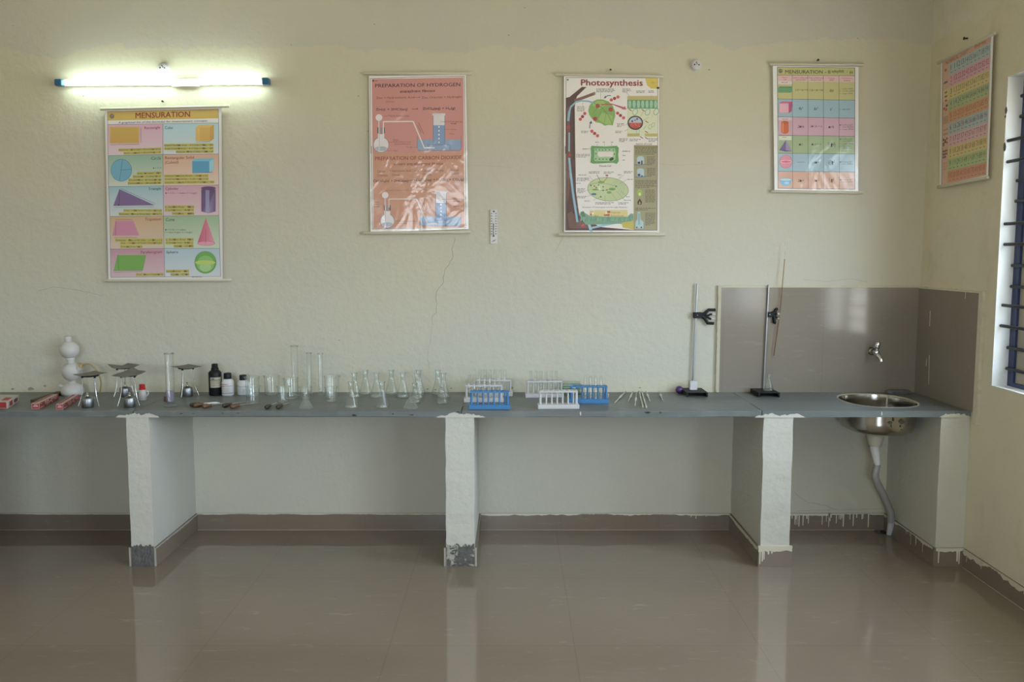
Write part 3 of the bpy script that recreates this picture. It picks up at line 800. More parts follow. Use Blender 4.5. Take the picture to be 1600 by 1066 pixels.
class Print:
    def __init__(s, plane, out, gain, fade=.14):
        s.mb = MB(); s.plane = plane; s.out = Vector(out); s.gain = gain; s.fade = fade; s.z = (0, 0, 1); s.k = 0
    def crop(s, x, y, k): s.z = (x, y, k); return s
    def pt(s, X, Y, L):
        u, v = s.z[0] + X / s.z[2], s.z[1] + Y / s.z[2]
        return s.plane(u, v) + s.out * (0.0002 * L + 1.3e-6 * s.k)
    def col(s, c):
        if isinstance(c[0], (tuple, list)): return [s.col(q) for q in c]
        c = lin(c); g = .35 * c[0] + .5 * c[1] + .15 * c[2]
        return tuple(min(.9, (x * (1 - s.fade) + g * s.fade) * s.gain + .012) for x in c)  # lamination's whitish veil put into the ink by mixing toward grey
    def poly(s, pts, c, L=1):
        s.k += 1
        s.mb.add([s.pt(x, y, L) for x, y in pts], [tuple(range(len(pts)))], 0, False, s.col(c)); return s
    def rect(s, x0, y0, x1, y1, c, L=1): return s.poly([(x0, y0), (x1, y0), (x1, y1), (x0, y1)], c, L)
    def grad(s, pts, ct, cb, L=1): return s.poly(pts, [ct, ct, cb, cb], L)
    def ell(s, cx, cy, rx, ry, c, L=2, n=28, a0=0, a1=2 * PI, rot=0):
        P = []
        for k in range(n if a1 - a0 > 6.2 else n + 1):
            t = a0 + (a1 - a0) * k / n; x, y = rx * math.cos(t), ry * math.sin(t)
            P.append((cx + x * math.cos(rot) - y * math.sin(rot), cy + x * math.sin(rot) + y * math.cos(rot)))
        return s.poly(P, c, L)
    def line(s, pts, w, c, L=3, closed=False):
        pts = list(pts) + ([pts[0]] if closed else [])
        for (xa, ya), (xb, yb) in zip(pts, pts[1:]):
            d = math.hypot(xb - xa, yb - ya) or 1; nx, ny = -(yb - ya) / d * w / 2, (xb - xa) / d * w / 2
            ex, ey = (xb - xa) / d * w * .35, (yb - ya) / d * w * .35
            s.poly([(xa + nx - ex, ya + ny - ey), (xb + nx + ex, yb + ny + ey), (xb - nx + ex, yb - ny + ey), (xa - nx - ex, ya - ny - ey)], c, L)
        return s
    def ring(s, cx, cy, rx, ry, w, c, L=3, n=26, a0=0, a1=2 * PI, rot=0):
        P = []
        for k in range(n + 1):
            t = a0 + (a1 - a0) * k / n; x, y = rx * math.cos(t), ry * math.sin(t)
            P.append((cx + x * math.cos(rot) - y * math.sin(rot), cy + x * math.sin(rot) + y * math.cos(rot)))
        return s.line(P, w, c, L)
    def text(s, t, x0, y0, x1, y1, c, bold=0.0, L=4, slope=0.0, italic=False):
        """lettering fitted into the box; slope = y change across the box"""
        vs, fs = text_geo(t, bold, italic)
        if not vs: return s
        ax, bx = min(v[0] for v in vs), max(v[0] for v in vs); ay, by = min(v[1] for v in vs), max(v[1] for v in vs)
        s.k += 1; em = abs(y1 - y0) * .9
        for dx, dy in ([(0, 0)] if bold <= 0 else [(-1, -.6), (1, -.6), (-1, .6), (1, .6)]):
            P = []
            for x, y in vs:
                f = (x - ax) / (bx - ax or 1); g = (y - ay) / (by - ay or 1)
                P.append(s.pt(x0 + (x1 - x0) * f + dx * bold * em, y1 - (y1 - y0) * g + slope * f + dy * bold * em, L))
            s.k += .3; s.mb.add(P, fs, 0, False, s.col(c))
        return s
    def marks(s, x0, y0, x1, n, lh, c, fill=.8, L=3, th=.34, seed=1):
        """rows of lettering too small to read, kept as word-long strokes"""
        R = random.Random(seed + int(x0 * 7 + y0 * 13))
        for r in range(n):
            x = x0; y = y0 + r * lh; end = x0 + (x1 - x0) * (1 if r < n - 1 else R.uniform(.55, 1)) * fill / .8
            end = min(end, x1)
            while x < end - lh * .4:
                w = min(R.uniform(.7, 2.6) * lh, end - x)
                s.rect(x, y - lh * th, x + w, y + lh * th * .4, c, L); x += w + lh * .42
        return s
    def arrow(s, x0, y0, x1, y1, w, h, c, L=3):
        d = math.hypot(x1 - x0, y1 - y0); tx, ty = (x1 - x0) / d, (y1 - y0) / d; bx, by = x1 - tx * h, y1 - ty * h
        s.line([(x0, y0), (bx, by)], w, c, L); return s.poly([(x1, y1), (bx - ty * h * .6, by + tx * h * .6), (bx + ty * h * .6, by - tx * h * .6)], c, L)

def rolled_chart(label, pr, quad, rods, rod_r, plane, out, draw, thick=.0012, wave=.0, string=None):
    """sheet corners and rods in photo pixels on the wall plane"""
    c = sum((plane(*q) for q in quad), Vector()) / 4
    e = thing('wall_chart', label, 'chart', tuple(c - Vector(out) * 0)); o = c
    W = (220, 214, 212); w_ = pr.col(W); out = Vector(out)
    f = [plane(*q) for q in quad]; bk = [p - out * thick for p in f]
    pr.mb.add(f + bk, [(0, 1, 2, 3), (7, 6, 5, 4), (0, 4, 5, 1), (1, 5, 6, 2), (2, 6, 7, 3), (3, 7, 4, 0)], 0, False, w_)
    draw(pr)
    pr.mb.build('printed_sheet', 'print', e, o, fix=False)
    for nm, (p, q) in zip(('top_rod', 'bottom_rod'), rods):
        a, b = plane(*p) - out * .001, plane(*q) - out * .001
        d = (b - a).normalized()
        MB().tube([a, a + d * .003, b - d * .003, b], [rod_r * .8, rod_r, rod_r, rod_r * .8], 16).build(nm, 'pvc', e, o)
    if string:
        MB().tube([plane(*p) for p in string], .0013, 6).build('hanging_string', 'pvc', e, o)
    return e

YP = -.022
wall_plane = lambda u, v: on_y(u, v, YP)
side_plane = lambda u, v: on_x(u, v, XR - .022)

# ---------------- chart 1: MENSURATION
RED, DK, YEL = (150, 45, 35), (60, 60, 70), (178, 170, 60)
def draw_mensuration(p):
    p.crop(150, 150, 6.957)
    p.grad([(125, 172), (1330, 145), (1332, 242), (125, 268)], (205, 170, 70), (200, 162, 62))
    p.text('MENSURATION', 430, 183, 1022, 243, (150, 40, 25), .022, slope=-16)
    p.ell(173, 220, 25, 26, (95, 85, 85), 2); p.ell(173, 220, 15, 16, (150, 135, 125), 3); p.ell(173, 222, 7, 9, (90, 70, 75), 4)
    p.text('A graphical list of the formulas for measurement concepts', 240, 280, 1212, 306, (50, 60, 110), .012, slope=-22, italic=True)
    p.line([(125, 172), (1330, 145)], 5, (110, 75, 60), 3)
    p.crop(0, 0, 1)
    Ls = [(168.3, 194.8), (168.9, 243.3), (169.4, 291.7), (171.8, 338.3), (172.5, 389.5), (173.3, 433.4)]
    Ms = [(254.6, 193.5), (254.7, 241.4), (255, 290.5), (255.5, 337.7), (256.3, 388.3), (257.5, 432.6)]
    Rs = [(341.6, 192.3), (341.7, 240.6), (342, 289), (342.2, 336.8), (343.4, 388.3), (344.8, 431.9)]
    Ls[2] = (169.6, 291.7); 
    lc = [((212, 160, 186), (222, 196, 208)), ((140, 180, 158), (205, 210, 200)), ((150, 190, 205), (205, 208, 214)), ((205, 165, 120), (212, 190, 172)), ((198, 140, 165), (212, 180, 190))]
    rc = [((168, 202, 218), (210, 214, 220)), ((218, 168, 142), (226, 202, 188)), ((212, 160, 180), (218, 190, 200)), ((155, 185, 145), (200, 208, 190)), ((170, 195, 210), (205, 210, 218))]
    for i in range(5):
        p.grad([Ls[i], Ms[i], Ms[i + 1], Ls[i + 1]], *lc[i]); p.grad([Ms[i], Rs[i], Rs[i + 1], Ms[i + 1]], *rc[i])
    G = (85, 105, 125)
    for i in range(6): p.line([Ls[i], Ms[i], Rs[i]], .55, G, 2)
    for A in (Ls, Ms, Rs): p.line(A, .6, G, 2)
    p.line([(168, 174.7), Ls[0]], .6, G, 2); p.line([(341.2, 170.8), Rs[0]], .6, G, 2)
    p.crop(150, 150, 6.957)
    # rectangle
    p.rect(150, 335, 470, 515, (212, 165, 70), 2); p.rect(165, 350, 458, 503, (205, 160, 62), 3)
    p.line([(155, 530), (470, 525)], 3, DK); p.line([(488, 345), (488, 505)], 3, DK)
    # cube
    p.poly([(1085, 340), (1120, 315), (1282, 312), (1282, 465), (1245, 492), (1085, 492)], (222, 178, 84), 2); p.poly([(1240, 340), (1282, 312), (1282, 465), (1240, 492)], (205, 155, 62), 3); p.rect(1130, 345, 1240, 488, (215, 168, 72), 3)
    p.line([(1088, 503), (1240, 498)], 3, DK)
    # circle
    p.ell(276, 808, 113, 120, (100, 172, 205), 2, 40); p.ring(276, 808, 113, 120, 3, (60, 90, 110)); p.line([(290, 690), (258, 918)], 3, (50, 80, 100)); p.line([(270, 806), (388, 796)], 3, (50, 80, 100))
    # cuboid
    p.poly([(1045, 705), (1080, 680), (1285, 676), (1285, 800), (1240, 836), (1045, 836)], (115, 185, 215), 2); p.rect(1048, 710, 1232, 832, (72, 158, 205), 3); p.poly([(1232, 712), (1285, 682), (1285, 800), (1232, 832)], (150, 205, 225), 3); p.line([(1050, 838), (1270, 830)], 3, DK)
    def T(t, x0, y0, x1, y1, c, sl=-5): p.text(t, x0, y0, x1, y1, c, .004, slope=sl)
    T('Rectangle', 527, 332, 698, 370, (165, 50, 75)); T('Cube', 750, 328, 835, 360, (65, 70, 80), 0)
    T('Circle', 602, 662, 705, 697, (70, 85, 85)); T('Rectangular Solid', 752, 658, 1065, 697, (150, 60, 50)); T('(Cuboid)', 752, 708, 898, 748, (150, 60, 50))
    p.text('π = 3.14', 620, 774, 712, 792, (90, 120, 110), 0)
    def F(rows):
        for t, x0, x1, y, sl in rows:
            p.poly([(x0, y - 16), (x1, y - 16 + sl), (x1, y + 14 + sl), (x0, y + 14)], (190, 180, 62), 2)
            p.text(t, x0 + 6, y - 10, x1 - 6, y + 9, (95, 92, 50), .003, 4, sl)
            for q in (.28, .78):
                X = x0 + (x1 - x0) * q; p.rect(X, y - 7 + sl * q, X + 26, y - 2 + sl * q, (120, 35, 30), 5); p.rect(X, y + 1 + sl * q, X + 26, y + 6 + sl * q, (120, 35, 30), 5)
    F([('Perimeter    2 (Length + Breadth)    2(l+b)', 245, 710, 590, -12), ('Area    Length × Breadth        lb', 300, 708, 624, -12),
       ('Lateral Surface Area    4 × Side × Side    4a²', 740, 1278, 538, -6), ('Total Surface Area    6 × Side × Side    6a²', 740, 1278, 573, -4), ('Volume    Side × Side × Side    a³', 868, 1278, 608, -4),
       ('Area    π radius²      πr²', 446, 714, 843, -6), ('Diameter    2 radius      2r', 400, 714, 879, -6), ('Circumference    π diameter    πd', 352, 714, 915, -4), ('Circumference    2π radius    2πr', 345, 712, 950, -6),
       ('Lateral Surface Area    2h (l + b)', 742, 1222, 872, -4), ('Total Surface Area    2 (lb + bh + lh)', 742, 1224, 907, -4), ('Volume    Length × Breadth × Height    lbh', 742, 1286, 943, -6)])
    p.crop(150, 290, 6.661)
    p.poly([(245, 38), (610, 205), (180, 212)], (122, 92, 150), 2); p.line([(245, 38), (243, 208)], 3, (60, 45, 80)); p.rect(230, 195, 245, 209, (50, 40, 70), 4); p.line([(255, 30), (618, 190)], 2.5, DK); p.line([(185, 228), (605, 224)], 2.5, DK)
    p.poly([(1096, 40), (1245, 40), (1245, 270), (1170, 290), (1096, 270)], [(95, 70, 120), (95, 70, 120), (110, 75, 130), (150, 140, 190), (110, 75, 130)], 2); p.grad([(1140, 45), (1180, 45), (1180, 285), (1140, 282)], (140, 130, 180), (150, 150, 195), 3); p.ell(1170, 28, 75, 18, (100, 62, 112), 4); p.ring(1170, 28, 75, 18, 3, (80, 50, 95), 5)
    p.poly([(205, 368), (390, 368), (450, 520), (170, 522)], (208, 128, 165), 2); p.line([(207, 368), (205, 520)], 3, (120, 50, 80)); p.line([(205, 355), (380, 355)], 2.5, (120, 60, 70)); p.line([(190, 542), (430, 542)], 2.5, (120, 60, 70))
    p.poly([(1143, 335), (1237, 600), (1057, 600)], [(215, 100, 140), (222, 145, 165), (205, 70, 115)], 2); p.ell(1147, 602, 91, 22, (228, 150, 175), 3); p.ring(1147, 602, 91, 22, 3, (190, 80, 110), 4); p.line([(1143, 460), (1143, 600)], 3, (160, 50, 80), 5)
    p.poly([(225, 722), (522, 722), (488, 882), (183, 885)], (108, 172, 58), 2); p.line([(226, 724), (238, 882)], 3, (60, 100, 40)); p.line([(183, 885), (488, 882)], 3, (70, 100, 45)); p.line([(190, 902), (480, 895)], 2.5, DK)
    p.ell(1140, 800, 112, 115, (98, 168, 62), 2, 40); p.ell(1140, 815, 90, 85, (130, 190, 95), 3); p.ell(1140, 850, 60, 45, (160, 205, 130), 4); p.ell(1138, 802, 105, 24, (185, 205, 85), 5); p.ring(1140, 800, 112, 115, 3, (70, 120, 50), 6)
    T('Triangle', 545, 20, 678, 58, (75, 90, 105)); T('Cylinder', 722, 20, 860, 55, (160, 45, 70), -2); p.text('π = 3.14, r = radius, h = height', 722, 70, 1050, 92, (120, 90, 105), 0)
    T('Trapezium', 510, 338, 680, 375, (155, 65, 50)); T('Cone', 727, 338, 818, 372, (70, 85, 70), -2); p.text('π = 3.14, r = radius,', 720, 450, 940, 472, (90, 115, 90), 0); p.text('l = slant height, h = height', 722, 478, 1005, 500, (90, 115, 90), 0)
    T('Parallelogram', 468, 680, 688, 718, (160, 45, 80)); T('Sphere', 733, 680, 855, 715, (65, 75, 90), -2)
    F([('Area    1/2 × base × height    1/2 bh', 285, 688, 262, 0), ('Perimeter    Sum of Three Sides    a + b + c', 238, 692, 297, 0),
       ('L. Surface Area    2πrh', 716, 1022, 224, -2), ('T. Surface Area    2πr (r+h)', 716, 1020, 258, -2), ('Volume    πr²h', 792, 1022, 292, 0),
       ('Perimeter    Sum of All Sides    a + b + c + d', 200, 694, 570, -2), ('Area    1/2 (Sum of Parallel Sides) × Height', 252, 694, 602, -4), ('Area    1/2 (a + b) h', 252, 484, 638, 0),
       ('L. Surface Area    πrl', 724, 1016, 564, -2), ('T. Surface Area    πr(l + r)', 724, 1014, 598, -2), ('Volume    1/3 πr²h', 808, 1016, 632, -2),
       ('Area    Base × Height    bh', 416, 704, 928, -2), ('Surface Area    4πr²', 728, 970, 893, -2), ('Volume    4/3 πr³', 776, 972, 927, -2)])
    p.marks(1000, 953, 1130, 1, 10, (80, 80, 80))
pr = Print(wall_plane, (0, -1, 0), 1.05)
rolled_chart('mensuration chart with yellow heading and coloured shapes below the tube light', pr, [(163.7, 173), (346, 168.5), (348, 437), (169.5, 438.5)],
             [((156.5, 170.5), (358.4, 166)), ((163.5, 438.8), (361.7, 437.6))], .0085, wall_plane, (0, -1, 0), draw_mensuration)

# ---------------- chart 2: PREPARATION OF HYDROGEN / CARBON DIOXIDE
def draw_hydrogen(p):
    NV = (55, 55, 75); PK, OR = (196, 128, 122), (192, 134, 108)
    p.crop(560, 100, 7.616)
    p.poly([(160, 180), (1248, 160), (1258, 1058), (168, 1066)], PK, 1)
    p.line([(148, 1066), (142, 175), (690, 155), (1258, 148), (1272, 1066)], 5, (70, 70, 85), 2)
    p.text('PREPARATION OF HYDROGEN', 200, 238, 1212, 280, (58, 45, 68), .016, slope=-15)
    p.text('हाइड्रोजन िवरचन', 492, 312, 915, 352, (75, 40, 62), .016, slope=-8)
    p.text('Zinc + Hydrochloric Acid', 212, 392, 665, 424, (100, 62, 75), 0, slope=-8); p.arrow(670, 398, 735, 396, 4, 14, (100, 62, 75)); p.text('Zinc Chloride + Hydrogen', 752, 388, 1230, 420, (100, 62, 75), 0, slope=-12); p.text('(Dilute)', 330, 440, 425, 460, (120, 75, 80), 0)
    p.text('Zn(s) + 2HCl(aq)', 208, 526, 585, 562, (62, 40, 55), .016, slope=-2); p.arrow(640, 537, 712, 534, 5, 16, (62, 40, 55)); p.text('ZnCl₂(aq) + H₂(g)', 765, 516, 1152, 552, (62, 40, 55), .016, slope=-4)
    def flask(cx, cy, r, ny, neckw, bulbx, bulby, bulbr, sc, stem_to):
        W = (212, 205, 212)
        p.ell(cx, cy, r, r, W, 2, 36); p.ring(cx, cy, r, r, 4, (90, 85, 110), 3)
        p.rect(cx - neckw, ny, cx + neckw, cy - r * .6, W, 3)
        p.ell(cx, cy + r * .48, r * .78, r * .28, (160, 165, 185), 4); p.poly([(cx - r * .82, cy + r * .42), (cx + r * .82, cy + r * .42), (cx + r * .5, cy + r * .82), (cx - r * .5, cy + r * .82)], (165, 170, 188), 4)
        p.rect(cx - neckw * 1.15, ny - 80 * sc, cx - neckw * .75, ny - 8, (70, 60, 75), 4); p.rect(cx + neckw * .75, ny - 80 * sc, cx + neckw * 1.15, ny - 8, (70, 60, 75), 4); p.rect(cx - neckw * .35, ny - 76 * sc, cx + neckw * .45, ny - 4, (150, 135, 140), 4)
        p.ell(bulbx, bulby, bulbr, bulbr, (220, 208, 212), 3); p.line([(bulbx, bulby), (bulbx + 3, stem_to)], 14, (220, 208, 212), 5); p.line([(bulbx + 3, bulby + bulbr), (bulbx + 5, stem_to)], 3, (120, 100, 115), 6)
    flask(270, 962, 92, 835, 38, 245, 638, 40, 1, 1030)
    p.line([(298, 850), (298, 688), (640, 684), (655, 690), (785, 1000), (905, 1000)], 13, (222, 208, 208), 7)
    def trough(x0, x1, yt, yb, cy0, cx0, cx1, ctop, wl, sh=(828, 1090, 962)):
        B = (126, 150, 186)
        p.poly([(x0, yt), (x1, yt), (x1, yb - 20), (x1 - 22, yb), (x0 + 22, yb), (x0, yb - 20)], B, 2)
        p.line([(x0, yt - 40), (x0, yb - 22), (x0 + 20, yb), (x1 - 20, yb), (x1, yb - 20), (x1, yt - 40)], 4, (70, 80, 115), 3)
        p.rect(cx0, ctop + 10, cx1, wl, (206, 200, 208), 3); p.rect(cx0, wl, cx1, sh[2], (116, 144, 188), 3); p.line([(cx0, ctop + 10), (cx0, sh[2])], 4, (80, 85, 120), 4); p.line([(cx1, ctop + 10), (cx1, sh[2])], 4, (80, 85, 120), 4)
        p.rect(cx0 - 10, ctop - 12, cx1 + 6, ctop + 14, (198, 198, 210), 4); p.line([(sh[0], yb), (sh[0], sh[2]), (sh[1], sh[2]), (sh[1], yb)], 4, (70, 80, 120), 4)
        for k in range(5): p.ell((cx0 + cx1) / 2, wl + 20 + k * (sh[2] - wl - 20) / 4.6, 9, 11, (206, 210, 214), 5, 10)
    trough(700, 1222, 900, 1030, 0, 890, 1028, 600, 730)
    C = (120, 72, 80)
    p.text('Thistle funnel tube', 352, 606, 600, 628, C, 0); p.text('Dilute', 415, 895, 478, 912, C, 0); p.text('Hydrochloric acid', 412, 918, 620, 940, C, 0); p.text('(and granulated zinc)', 428, 944, 622, 964, C, 0); p.text('Zinc', 418, 1022, 465, 1040, C, 0)
    p.text('Trough', 570, 982, 645, 1002, C, 0); p.line([(365, 932), (405, 930)], 3, C); p.line([(345, 1035), (410, 1032)], 3, C); p.line([(655, 992), (695, 992)], 3, C); p.line([(300, 622), (345, 620)], 3, C)
    p.text('Hydrogen gas', 1090, 678, 1240, 700, C, 0); p.marks(1100, 712, 1200, 1, 20, C); p.text('Gas jar', 1098, 772, 1170, 790, C, 0); p.text('Water', 1085, 824, 1145, 840, C, 0); p.line([(975, 688), (1082, 686)], 3, C, 6); p.line([(1030, 778), (1088, 778)], 3, C)
    for k in range(2): p.line([(718 - k * 12, 700 + k * 30), (775 - k * 30, 830 - k * 15)], 7, (150, 92, 95), 3)
    p.ell(178, 200, 11, 11, (75, 65, 75), 3); p.marks(200, 203, 250, 1, 14, (110, 75, 75))
    p.crop(560, 230, 7.353)
    p.poly([(165, 66), (1212, 52), (1222, 920), (172, 936)], OR, 1)
    p.line([(150, -10), (160, 942), (1235, 925), (1228, -10)], 5, (60, 62, 82), 2)
    R = (150, 52, 50)
    p.text('PREPARATION OF CARBON DIOXIDE', 192, 110, 1185, 152, R, .014, slope=-15); p.text('कार्बन डाइऑक्साइड िवरचन', 402, 180, 972, 218, R, .014, slope=-5)
    B = (62, 50, 48)
    for t, x0, y0, x1, y1 in [('Calcium', 214, 265, 305, 294), ('Carbonate', 214, 310, 335, 336), ('+ Hydrochloric Acid', 358, 262, 600, 290), ('(Dilute)', 385, 308, 475, 336), ('Calcium', 738, 254, 832, 282), ('Chloride', 738, 300, 838, 326), ('+ Water', 860, 254, 985, 280), ('+ Carbon', 1035, 250, 1152, 276), ('Dioxide', 1068, 290, 1155, 318)]: p.text(t, x0, y0, x1, y1, (105, 78, 70), 0)
    p.arrow(640, 275, 698, 273, 4, 14, (105, 78, 70))
    p.text('CaCO₃(s) + 2HCl(aq)', 170, 374, 575, 408, B, .016, slope=-2); p.arrow(582, 384, 655, 380, 5, 16, B); p.text('CaCl₂(aq) + H₂O(l) + CO₂(g)', 662, 364, 1215, 400, B, .016, slope=-8)
    flask(332, 848, 80, 735, 34, 308, 552, 37, .85, 900)
    p.line([(352, 690), (352, 598), (655, 594), (672, 602), (795, 880), (900, 880)], 12, (205, 192, 188), 7)
    trough(712, 1178, 800, 905, 0, 888, 1010, 518, 640, (880, 1000, 840))
    C = (130, 92, 78)
    p.text('Dilute hydrochloric acid and marble', 350, 490, 780, 508, C, 0, slope=-6); p.line([(308, 498), (345, 498)], 3, C); p.text('Thistle', 180, 622, 240, 640, C, 0); p.text('funnel', 180, 648, 240, 666, C, 0); p.text('tube', 180, 676, 245, 692, C, 0)
    p.text('Calcium carbonate', 445, 838, 665, 860, C, 0); p.text('marble chips', 448, 868, 560, 886, C, 0); p.line([(415, 850), (440, 848)], 3, C); p.text('Carbon dioxide', 1090, 586, 1212, 602, C, 0); p.marks(1090, 624, 1195, 1, 22, C); p.marks(1090, 682, 1190, 1, 20, C); p.line([(960, 600), (1085, 598)], 3, C, 6)
    for k in range(2): p.line([(725 - k * 12, 605 + k * 30), (782 - k * 30, 725 - k * 15)], 7, (158, 108, 90), 3)
pr = Print(wall_plane, (0, -1, 0), 1.22)
rolled_chart('pink and orange chart on preparing hydrogen and carbon dioxide', pr, [(576.5, 118.5), (728, 117), (732, 358), (579, 363)],
             [((567.5, 114.5), (737, 114.8)), ((567, 364.5), (734.5, 362.3))], .0095, wall_plane, (0, -1, 0), draw_hydrogen)

# ---------------- chart 3: Photosynthesis
def draw_photosynthesis(p):
    p.crop(870, 105, 7.894)
    p.line([(110, 1066), (113, 128), (1243, 133), (1243, 1066)], 5, (60, 70, 65), 2)
    p.text('Photosynthesis', 300, 152, 1058, 250, (158, 42, 50), .03, slope=4)
    p.ell(135, 155, 11, 11, (90, 90, 90)); p.poly([(1090, 137), (1243, 137), (1243, 265), (1160, 262), (1115, 225)], (205, 180, 45), 2); p.text('Sun', 1170, 180, 1200, 195, (110, 95, 40), 0)
    p.rect(1232, 245, 1264, 268, (40, 40, 42), 5)
    BR, BR2 = (82, 52, 52), (108, 74, 64)
    p.crop(0, 0, 1)
    p.poly([(884.5, 153), (890, 151.5), (909, 136), (916.5, 136), (902, 150), (899.5, 156), (898, 168), (899, 245), (900, 300), (905, 335), (918, 346), (940, 355), (990, 359.5), (884, 359.5)], BR, 2)
    p.poly([(886, 170), (889, 165), (892, 240), (890, 300), (886, 320)], BR2, 3); p.poly([(895, 170), (897, 170), (898, 250), (896, 250)], (60, 38, 40), 3); p.poly([(886, 335), (893, 330), (905, 345), (930, 354), (930, 357), (890, 357)], BR2, 3)
    p.line([(899, 157), (912, 152.5), (928, 146.5)], 4.5, (120, 82, 74), 3); p.ell(928.5, 146, 2, 2.4, (150, 110, 95), 4, 10)
    BL = (128, 172, 196)
    p.line([(888, 188), (888.5, 178), (892, 167), (900, 159.5), (909, 157.5), (920, 158.5), (930, 162)], 2.6, BL, 4); p.line([(888, 188), (889.5, 175)], 3.6, BL, 4)
    p.line([(889.5, 208), (889.2, 236)], 2.2, BL, 4); p.line([(889.5, 248), (891, 265), (895, 300), (902, 346)], 3.4, BL, 4)
    p.line([(921, 357), (945, 352), (966, 347.5)], 3, (140, 180, 200), 4); p.line([(920, 350), (924, 362)], 4, (150, 190, 205), 4)
    RD = (165, 48, 55)
    for u, v, r in [(888, 199, 4), (890, 242.5, 3.5), (911, 353, 4.5), (970.5, 347.5, 3)]: p.poly([(u + (r if k % 2 else r * .55) * math.cos(k * PI / 6), v + (r if k % 2 else r * .55) * math.sin(k * PI / 6)) for k in range(12)], RD, 5)
    p.crop(870, 105, 7.894)
    # leaf
    p.poly([(388, 535), (400, 480), (440, 425), (500, 398), (570, 398), (640, 425), (690, 475), (718, 545), (722, 600), (705, 660), (690, 718), (640, 712), (590, 722), (540, 690), (480, 680), (430, 630), (400, 590)], (122, 165, 78), 3)
    p.poly([(430, 470), (500, 415), (580, 420), (600, 470), (520, 520)], (150, 182, 88), 4); p.poly([(500, 640), (560, 560), (690, 600), (680, 700), (590, 700)], (148, 180, 92), 4)
    p.line([(450, 440), (560, 500), (640, 600), (690, 715)], 5, (80, 125, 60), 5)
    for a, b in [((520, 475), (430, 590)), ((560, 500), (500, 670)), ((610, 560), (580, 715)), ((540, 490), (640, 430)), ((600, 540), (710, 540))]: p.line([a, b], 4, (92, 138, 66), 5)
    p.poly([(540, 455), (680, 450), (850, 500), (835, 525), (690, 465), (545, 468)], (185, 75, 95), 6); p.poly([(860, 522), (800, 520), (838, 480)], (185, 75, 95), 6)
    for x, y in [(504, 478), (665, 522), (472, 638)]: p.ell(x, y, 27, 27, RD, 6, 16)
    for P in ([(672, 405), (712, 386), (754, 368)], [(750, 568), (785, 596), (823, 625)], [(345, 572), (317, 610), (290, 643)], [(432, 790), (466, 818), (502, 846)]):
        for k, (x, y) in enumerate(P): p.ell(x, y, 20, 20, (198, 72, 68) if k != 1 else (160, 40, 48), 6, 14)
    NV = (62, 80, 110)
    p.line([(665, 352), (630, 350), (600, 368)], 9, NV, 4); p.poly([(578, 385), (600, 350), (612, 380)], NV, 4)
    p.line([(405, 752), (408, 710), (420, 690)], 9, NV, 4); p.poly([(425, 660), (398, 692), (438, 696)], NV, 4)
    p.poly([(1165, 640), (1190, 565), (1180, 600)], NV, 4); p.poly([(1062, 778), (1112, 708), (1080, 745)], NV, 4); p.poly([(1165, 360), (1178, 330), (1160, 365)], NV, 4)
    # leaf section
    p.rect(868, 512, 1243, 856, (205, 208, 178), 2)
    p.rect(870, 355, 1243, 405, (186, 170, 98), 3); p.rect(870, 402, 1243, 512, (96, 158, 118), 3)
    for k in range(7):
        x = 876 + k * 53; p.ell(x + 24, 456, 19, 46, (150, 190, 160), 4, 16); p.line([(x, 405), (x, 510)], 5, (70, 130, 95), 4)
    for x, y in [(965, 552), (1120, 555), (1225, 550)]: p.ring(x, y, 28, 40, 6, (110, 150, 120), 4, 18, rot=.5); p.ell(x, y, 22, 34, (198, 212, 192), 3, 16, rot=.5)
    for x, y in [(1150, 735), (1188, 712), (1000, 795)]: p.ring(x, y, 18, 28, 5, (140, 170, 130), 4, 14, rot=.4)
    p.ell(968, 687, 96, 88, (50, 52, 62), 4, 32); p.ell(968, 687, 80, 72, (165, 185, 205), 5, 30); p.ell(968, 687, 80, 72, (180, 55, 45), 6, 20, 0, PI)
    R = random.Random(4)
    for _ in range(26): p.ell(968 + R.uniform(-62, 62), 705 + R.uniform(-12, 32), 6, 5, (212, 98, 70), 7, 6)
    for x, y, r in [(930, 668, 14), (990, 640, 14), (965, 655, 9)]: p.ell(x, y, r, r, (140, 70, 90), 7, 10)
    p.rect(870, 818, 1022, 856, (178, 170, 95), 3); p.rect(1085, 818, 1243, 856, (178, 170, 95), 3)
    for x, y in [(905, 528), (1065, 532), (1110, 675), (1045, 868), (1105, 876), (1105, 800)]: p.line([(x - 16, y - 10), (x + 16, y + 10)], 9, (140, 60, 45), 5)
    G = (120, 120, 118)
    for x0, y0, x1, n in [(485, 272, 715, 3), (808, 272, 915, 3), (980, 296, 1090, 2), (1130, 295, 1200, 2), (250, 490, 350, 4), (300, 792, 400, 2), (742, 700, 830, 3), (722, 792, 805, 2), (768, 886, 875, 3), (898, 892, 1035, 2), (1130, 884, 1240, 3), (475, 928, 535, 1), (570, 928, 608, 1), (668, 928, 715, 1), (318, 1012, 405, 1), (808, 1040, 905, 1)]: p.marks(x0, y0, x1, n, 17, G)
    p.text('Interior of a Leaf', 978, 935, 1175, 958, (70, 75, 80), 0)
    for a, b in [((540, 310), (540, 400)), ((850, 310), (895, 350)), ((322, 425), (318, 470)), ((1130, 620), (1062, 662)), ((1070, 540), (1030, 612)), ((838, 715), (870, 705)), ((835, 788), (882, 770)), ((500, 940), (500, 970)), ((588, 940), (588, 970)), ((675, 940), (675, 970))]: p.line([a, b], 3, G, 4)
    p.crop(870, 230, 7.35)
    # leaf cell
    p.poly([(400, -16), (430, -14), (560, -8), (690, -16), (712, 10), (705, 90), (712, 160), (690, 192), (640, 180), (540, 185), (420, 190), (385, 178), (395, 90), (388, 10)], (92, 150, 85), 3)
